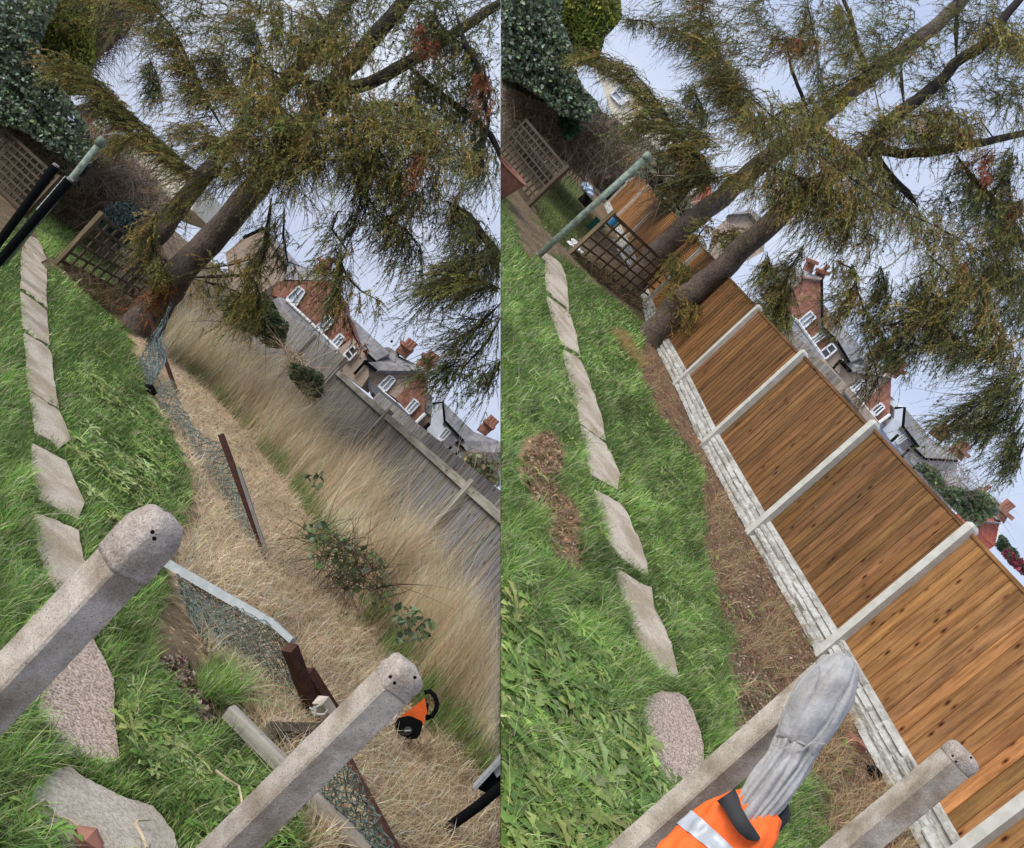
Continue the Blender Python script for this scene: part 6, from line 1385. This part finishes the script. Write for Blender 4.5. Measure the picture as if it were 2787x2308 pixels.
larch(R, 'larch with a thick trunk standing against the new fence', G(R, 1769, 930),
      [(1748, 958), (1790, 905), (1845, 835), (1983, 715), (2075, 628), (2155, 555), (2245, 487), (2316, 440), (2365, 398), (2408, 348), (2457, 299)], [TRz] * 3 + [TRz - .2, TRz - .3, TRz - .4, TRz - .5, TRz - .6, TRz - .7, TRz - .75, TRz - .8],
      [.38, .30, .25, .22, .21, .2, .185, .165, .15, .13, .115],
      [([(2365, 398), (2410, 408), (2457, 419), (2530, 415), (2598, 402), (2640, 392), (2679, 388), (2800, 358)], TRz - 1.0, [.12, .10, .09, .09, .085, .08, .075, .06]),
       ([(2365, 398), (2410, 345), (2457, 298), (2498, 272), (2560, 222), (2598, 173), (2660, 135), (2691, 108), (2740, 40), (2790, -20)], TRz - .8, [.16, .14, .125, .12, .11, .10, .10, .09, .08, .07]),
       ([(2365, 405), (2400, 450), (2437, 495), (2470, 525), (2498, 563)], TRz - 1, [.09, .08, .07, .065, .05]),
       (r1_(1310, 1050, 1420, 1200, 1560, 1360, 1680, 1500, 1780, 1700), TRz - 1.4, [.05, .05, .055, .05, .05]), (r1_(1560, 930, 1480, 820), TRz - 1, [.04, .02]),
       (r1_(960, 730, 940, 560, 940, 440), TRz - .6, [.04, .035, .025]), (r1_(1320, -20, 1310, 200, 1310, 400), TRz - .6, [.05, .045, .035])],
      [(r1_(-100, 640, 150, 860, 400, 1060, 650, 1240, 900, 1400, 1150, 1520, 1350, 1620, 1560, 1760), TRz - 2.4, 330, dict(spread=.9, ln=(.35, .85), out=.7)),
       (r1_(-100, 900, 120, 760, 330, 700, 560, 640), TRz - .5, 130, dict(spread=.5, ln=(.25, .55))), (r1_(250, 760, 430, 900, 620, 1020, 760, 1120), TRz - 1.8, 180, dict(spread=.5, ln=(.28, .6))), (r1_(420, 620, 640, 520, 860, 380, 1060, 300), TRz - .3, 130, dict(spread=.45, ln=(.25, .5), palette=DARKN + OLIVE)), (r1_(-60, 1080, 200, 1180, 420, 1260, 700, 1380), TRz - 2.2, 240, dict(spread=.9, ln=(.35, .8))), (r1_(0, 1250, 250, 1340, 500, 1480, 760, 1600), TRz - 2.2, 150, dict(spread=.7)),
       (r1_(700, 980, 850, 850, 1000, 790, 1200, 760, 1330, 790), TRz - 1.8, 190, dict(spread=.7)), (r1_(1000, 900, 1200, 880, 1400, 900), TRz - 1.6, 110, dict(spread=.5, palette=OLIVE + RUSTN[:1])),
       (r1_(1310, 1050, 1450, 1250, 1620, 1450, 1739, 1720), TRz - 1.4, 120, dict(palette=DARKN + OLIVE[:2], spread=.4)),
       (r1_(760, 1080, 900, 1250, 1050, 1420), TRz - 1.4, 80, dict(palette=DARKN + OLIVE[:2], spread=.4)),
       (r1_(1700, 1000, 1660, 1200, 1680, 1400, 1720, 1560), TRz - 1.6, 110, dict(palette=DARKN, spread=.4)), (r1_(1500, 150, 1640, 200, 1790, 280), TRz - 1.5, 90, dict(spread=.5)),
       (r1_(1560, 1000, 1500, 1060, 1560, 1180), TRz - 2, 26, dict(palette=RUSTN, ln=(.12, .35), per=60, spread=.25)), (r1_(1780, 1320, 1730, 1420), TRz - 2, 22, dict(palette=RUSTN, ln=(.12, .35), per=60, spread=.25)), (r3_(1380, 20, 1400, 140), TRz - 3, 14, dict(palette=RUSTN, ln=(.12, .3), per=60, spread=.2)),
       (r3_(280, -80, 190, 80, 130, 230, 170, 420), TRz - 2, 90, dict(spread=.4, palette=DARKN + OLIVE)), (r3_(30, -40, 60, 120, 180, 200), TRz - 1.6, 60, dict(spread=.4)), (r3_(60, 260, 160, 330, 190, 420), TRz - 1.8, 40, dict(spread=.3)),
       (r3_(480, 20, 620, 80, 640, 220, 560, 330, 520, 400), TRz - 2.2, 80, dict(spread=.35)), (r3_(630, 180, 680, 340, 760, 460, 850, 560), TRz - 2.2, 45, dict(spread=.25, palette=DARKN + OLIVE[:2], ln=(.25, .55))),
       (r3_(800, 60, 840, 220, 820, 330), TRz - 2, 60, dict(palette=DARKN, spread=.4)), (r3_(760, 470, 900, 450, 1030, 380, 1050, 280), TRz - 2.4, 80, dict(spread=.35, palette=OLIVE[:2] + DARKN)), (r3_(900, 460, 940, 560, 900, 680), TRz - 2.4, 36, dict(palette=DARKN, ln=(.25, .5), spread=.2)), (r3_(1000, 400, 1030, 560, 990, 640), TRz - 2.4, 30, dict(palette=DARKN, ln=(.2, .45), spread=.2)),
       (r3_(700, 560, 760, 720, 790, 900), TRz - 2, 30, dict(palette=RUSTN[:1] + DARKN, ln=(.2, .45), per=16, spread=.3)), (r3_(760, 700, 700, 800, 700, 960), TRz - 2, 22, dict(palette=RUSTN[:1] + DARKN, ln=(.2, .45), per=14, spread=.3)),
       (r3_(1100, -40, 1250, 100, 1360, 200, 1300, 330, 1150, 420), TRz - 3, 110, dict(spread=.6)), (r3_(1050, 120, 1150, 250, 1220, 420, 1250, 560), TRz - 2.6, 90, dict(palette=DARKN + OLIVE[:2], spread=.5)),
       (r3_(1390, 60, 1500, 300, 1620, 520, 1780, 720), TRz - 3.2, 150, dict(spread=.5)), (r3_(1700, 620, 1500, 640, 1360, 580), TRz - 3.2, 60, dict(palette=DARKN + OLIVE[:2], ln=(.3, .6), spread=.3)),
       (r3_(1780, 760, 1600, 860, 1450, 1000, 1260, 1130), TRz - 3.4, 110, dict(palette=DARKN + OLIVE[:2], ln=(.3, .65), spread=.25)), (r3_(1780, 820, 1640, 980, 1520, 1140, 1420, 1150), TRz - 3.4, 70, dict(palette=DARKN, ln=(.25, .5), spread=.2)),
       (r3_(1780, 1100, 1720, 1200, 1680, 1380), TRz - 3.4, 40, dict(palette=DARKN, ln=(.25, .5), spread=.2)), (r3_(1780, 940, 1700, 1080, 1560, 1130), TRz - 3.4, 40, dict(palette=DARKN, ln=(.25, .5), spread=.2)), (r3_(1780, 1240, 1740, 1340, 1700, 1420), TRz - 3.4, 22, dict(palette=DARKN, ln=(.2, .4), spread=.2)),
       (r3_(1480, 60, 1640, 120, 1780, 160), TRz - 2.6, 90, dict(palette=DARKN, spread=.5))],
      [(r1_(900, -40, 1800, -40, 1800, 900, 1400, 960, 900, 700), 40, (TRz - 2, TRz + 1), (2400, 380), (.25, .65), DARKN + OLIVE[:2]), (r1_(800, 1080, 1780, 1080, 1780, 1739, 1500, 1739, 1000, 1380), 24, (TRz - 3, TRz - .5), (2400, 380), (.25, .6), DARKN + OLIVE[:2]),
       (r3_(900, -20, 1780, -20, 1780, 420, 1450, 300, 1150, 320), 22, (TRz - 3, TRz - .5), (2400, 480), (.25, .6), DARKN + OLIVE[:2])],
      'larches of the new garden', 460, r3_(300, -600, 1800, -1200, 1800, 1500, 1000, 900))
larch(R, 'darker larch with a straight grey trunk behind the trellis of the new garden', G(R, 1715, 790),
      [(1700, 800), (1793, 682), (1870, 612), (1966, 535), (2075, 443), (2208, 342), (2316, 250), (2437, 153), (2550, 68), (2640, -20)], TR2, [.32, .28, .26, .245, .23, .21, .2, .185, .17, .155],
      [(r0(1420, 1140, 1280, 1000, 1150, 860, 1000, 640), TR2 - .8, [.06, .055, .045, .03]), (r1_(560, 640, 640, 500), TR2 - .3, [.04, .02]), (r1_(740, 590, 690, 430, 640, 300, 600, 120, 540, -20), TR2 - .3, [.07, .06, .055, .05, .045]),
       (r1_(760, 600, 790, 740), TR2 - .3, [.05, .04]), (r1_(-20, 1040, 40, 1060), TR2, [.08, .06]), (r0(1760, 1020, 1680, 850, 1600, 700, 1560, 500), TR2 - .5, [.06, .05, .04, .03]), (r1_(310, 780, 280, 680, 200, 480, 150, 250), TR2 - .5, [.05, .045, .04, .03]), (r1_(420, 600, 340, 480), TR2, [.04, .02])],
      [(r0(1450, 1200, 1280, 1000, 1120, 780, 1000, 600, 880, 470, 740, 400, 580, 360), TR2 - 4.6, 260, dict(spread=.35, ln=(.28, .6), out=.8)), (r0(1500, 1000, 1300, 860, 1150, 700), TR2 - 4.4, 130, dict(spread=.6)),
       (r0(1150, 900, 950, 780, 900, 860), TR2 - 4.8, 60, dict(spread=.4)), (r0(1450, 1240, 1380, 1080, 1240, 1000), TR2 - 4, 120, dict(spread=.6)), (r0(1760, 1180, 1560, 1180, 1400, 1210, 1240, 1240), TR2 - 3.6, 100, dict(spread=.5)),
       (r0(1771, 700, 1600, 560, 1480, 380, 1430, 180, 1380, -20), TR2 - 3.6, 210, dict(spread=.8)), (r0(1771, 900, 1650, 700, 1560, 480), TR2 - 3.6, 120, dict(spread=.6)),
       (r0(1100, 180, 1240, 220, 1400, 260), TR2 - 1, 100, dict(palette=DARKN + OLIVE[:2], spread=.5)), (r0(820, 130, 980, 140, 1100, 180), TR2 - .6, 40, dict(palette=DARKN, spread=.3, ln=(.25, .5))), (r0(1250, 560, 1330, 660, 1400, 800), TR2 - 1.2, 80, dict(palette=DARKN + OLIVE[:1], spread=.5)),
       (r1_(300, -20, 340, 200, 380, 400, 420, 640), TR2 - 1, 120, dict(spread=.5, palette=DARKN + OLIVE)), (r1_(60, 260, 200, 270, 360, 280), TR2 - 3.6, 60, dict(palette=OLIVE[2:4] + RUSTN[:1], spread=.3)), (r1_(500, 0, 600, 150, 640, 350), TR2 - 1, 80, dict(spread=.4)),
       (r0(1300, 1660, 1360, 1560, 1420, 1500), TR2 - 4.8, 28, dict(spread=.3, ln=(.2, .45))), (r0(1450, 1600, 1560, 1560, 1680, 1600), TR2 - 3.6, 70, dict(spread=.5)), (q('R2', 1330, -30, 1440, 60, 1520, 140), TR2 - 4.6, 60, dict(spread=.4)), (q('R2', 1330, 430, 1440, 330, 1540, 420), TRz - .6, 46, dict(spread=.35, palette=OLIVE[2:4], ln=(.2, .5)))],
      [(r0(900, -40, 1800, -40, 1800, 900, 1500, 800, 1380, 420, 1150, 120), 44, (TR2 - 4.4, TR2 + 1), (2150, 400), (.3, .7), OLIVE + DARKN), (r1_(0, -40, 900, -40, 900, 360, 560, 600, 200, 780, 0, 700), 34, (TR2 - 4.4, TR2 + 1), (2230, 330), (.3, .65), DARKN + OLIVE[:2])],
      'larches of the new garden')
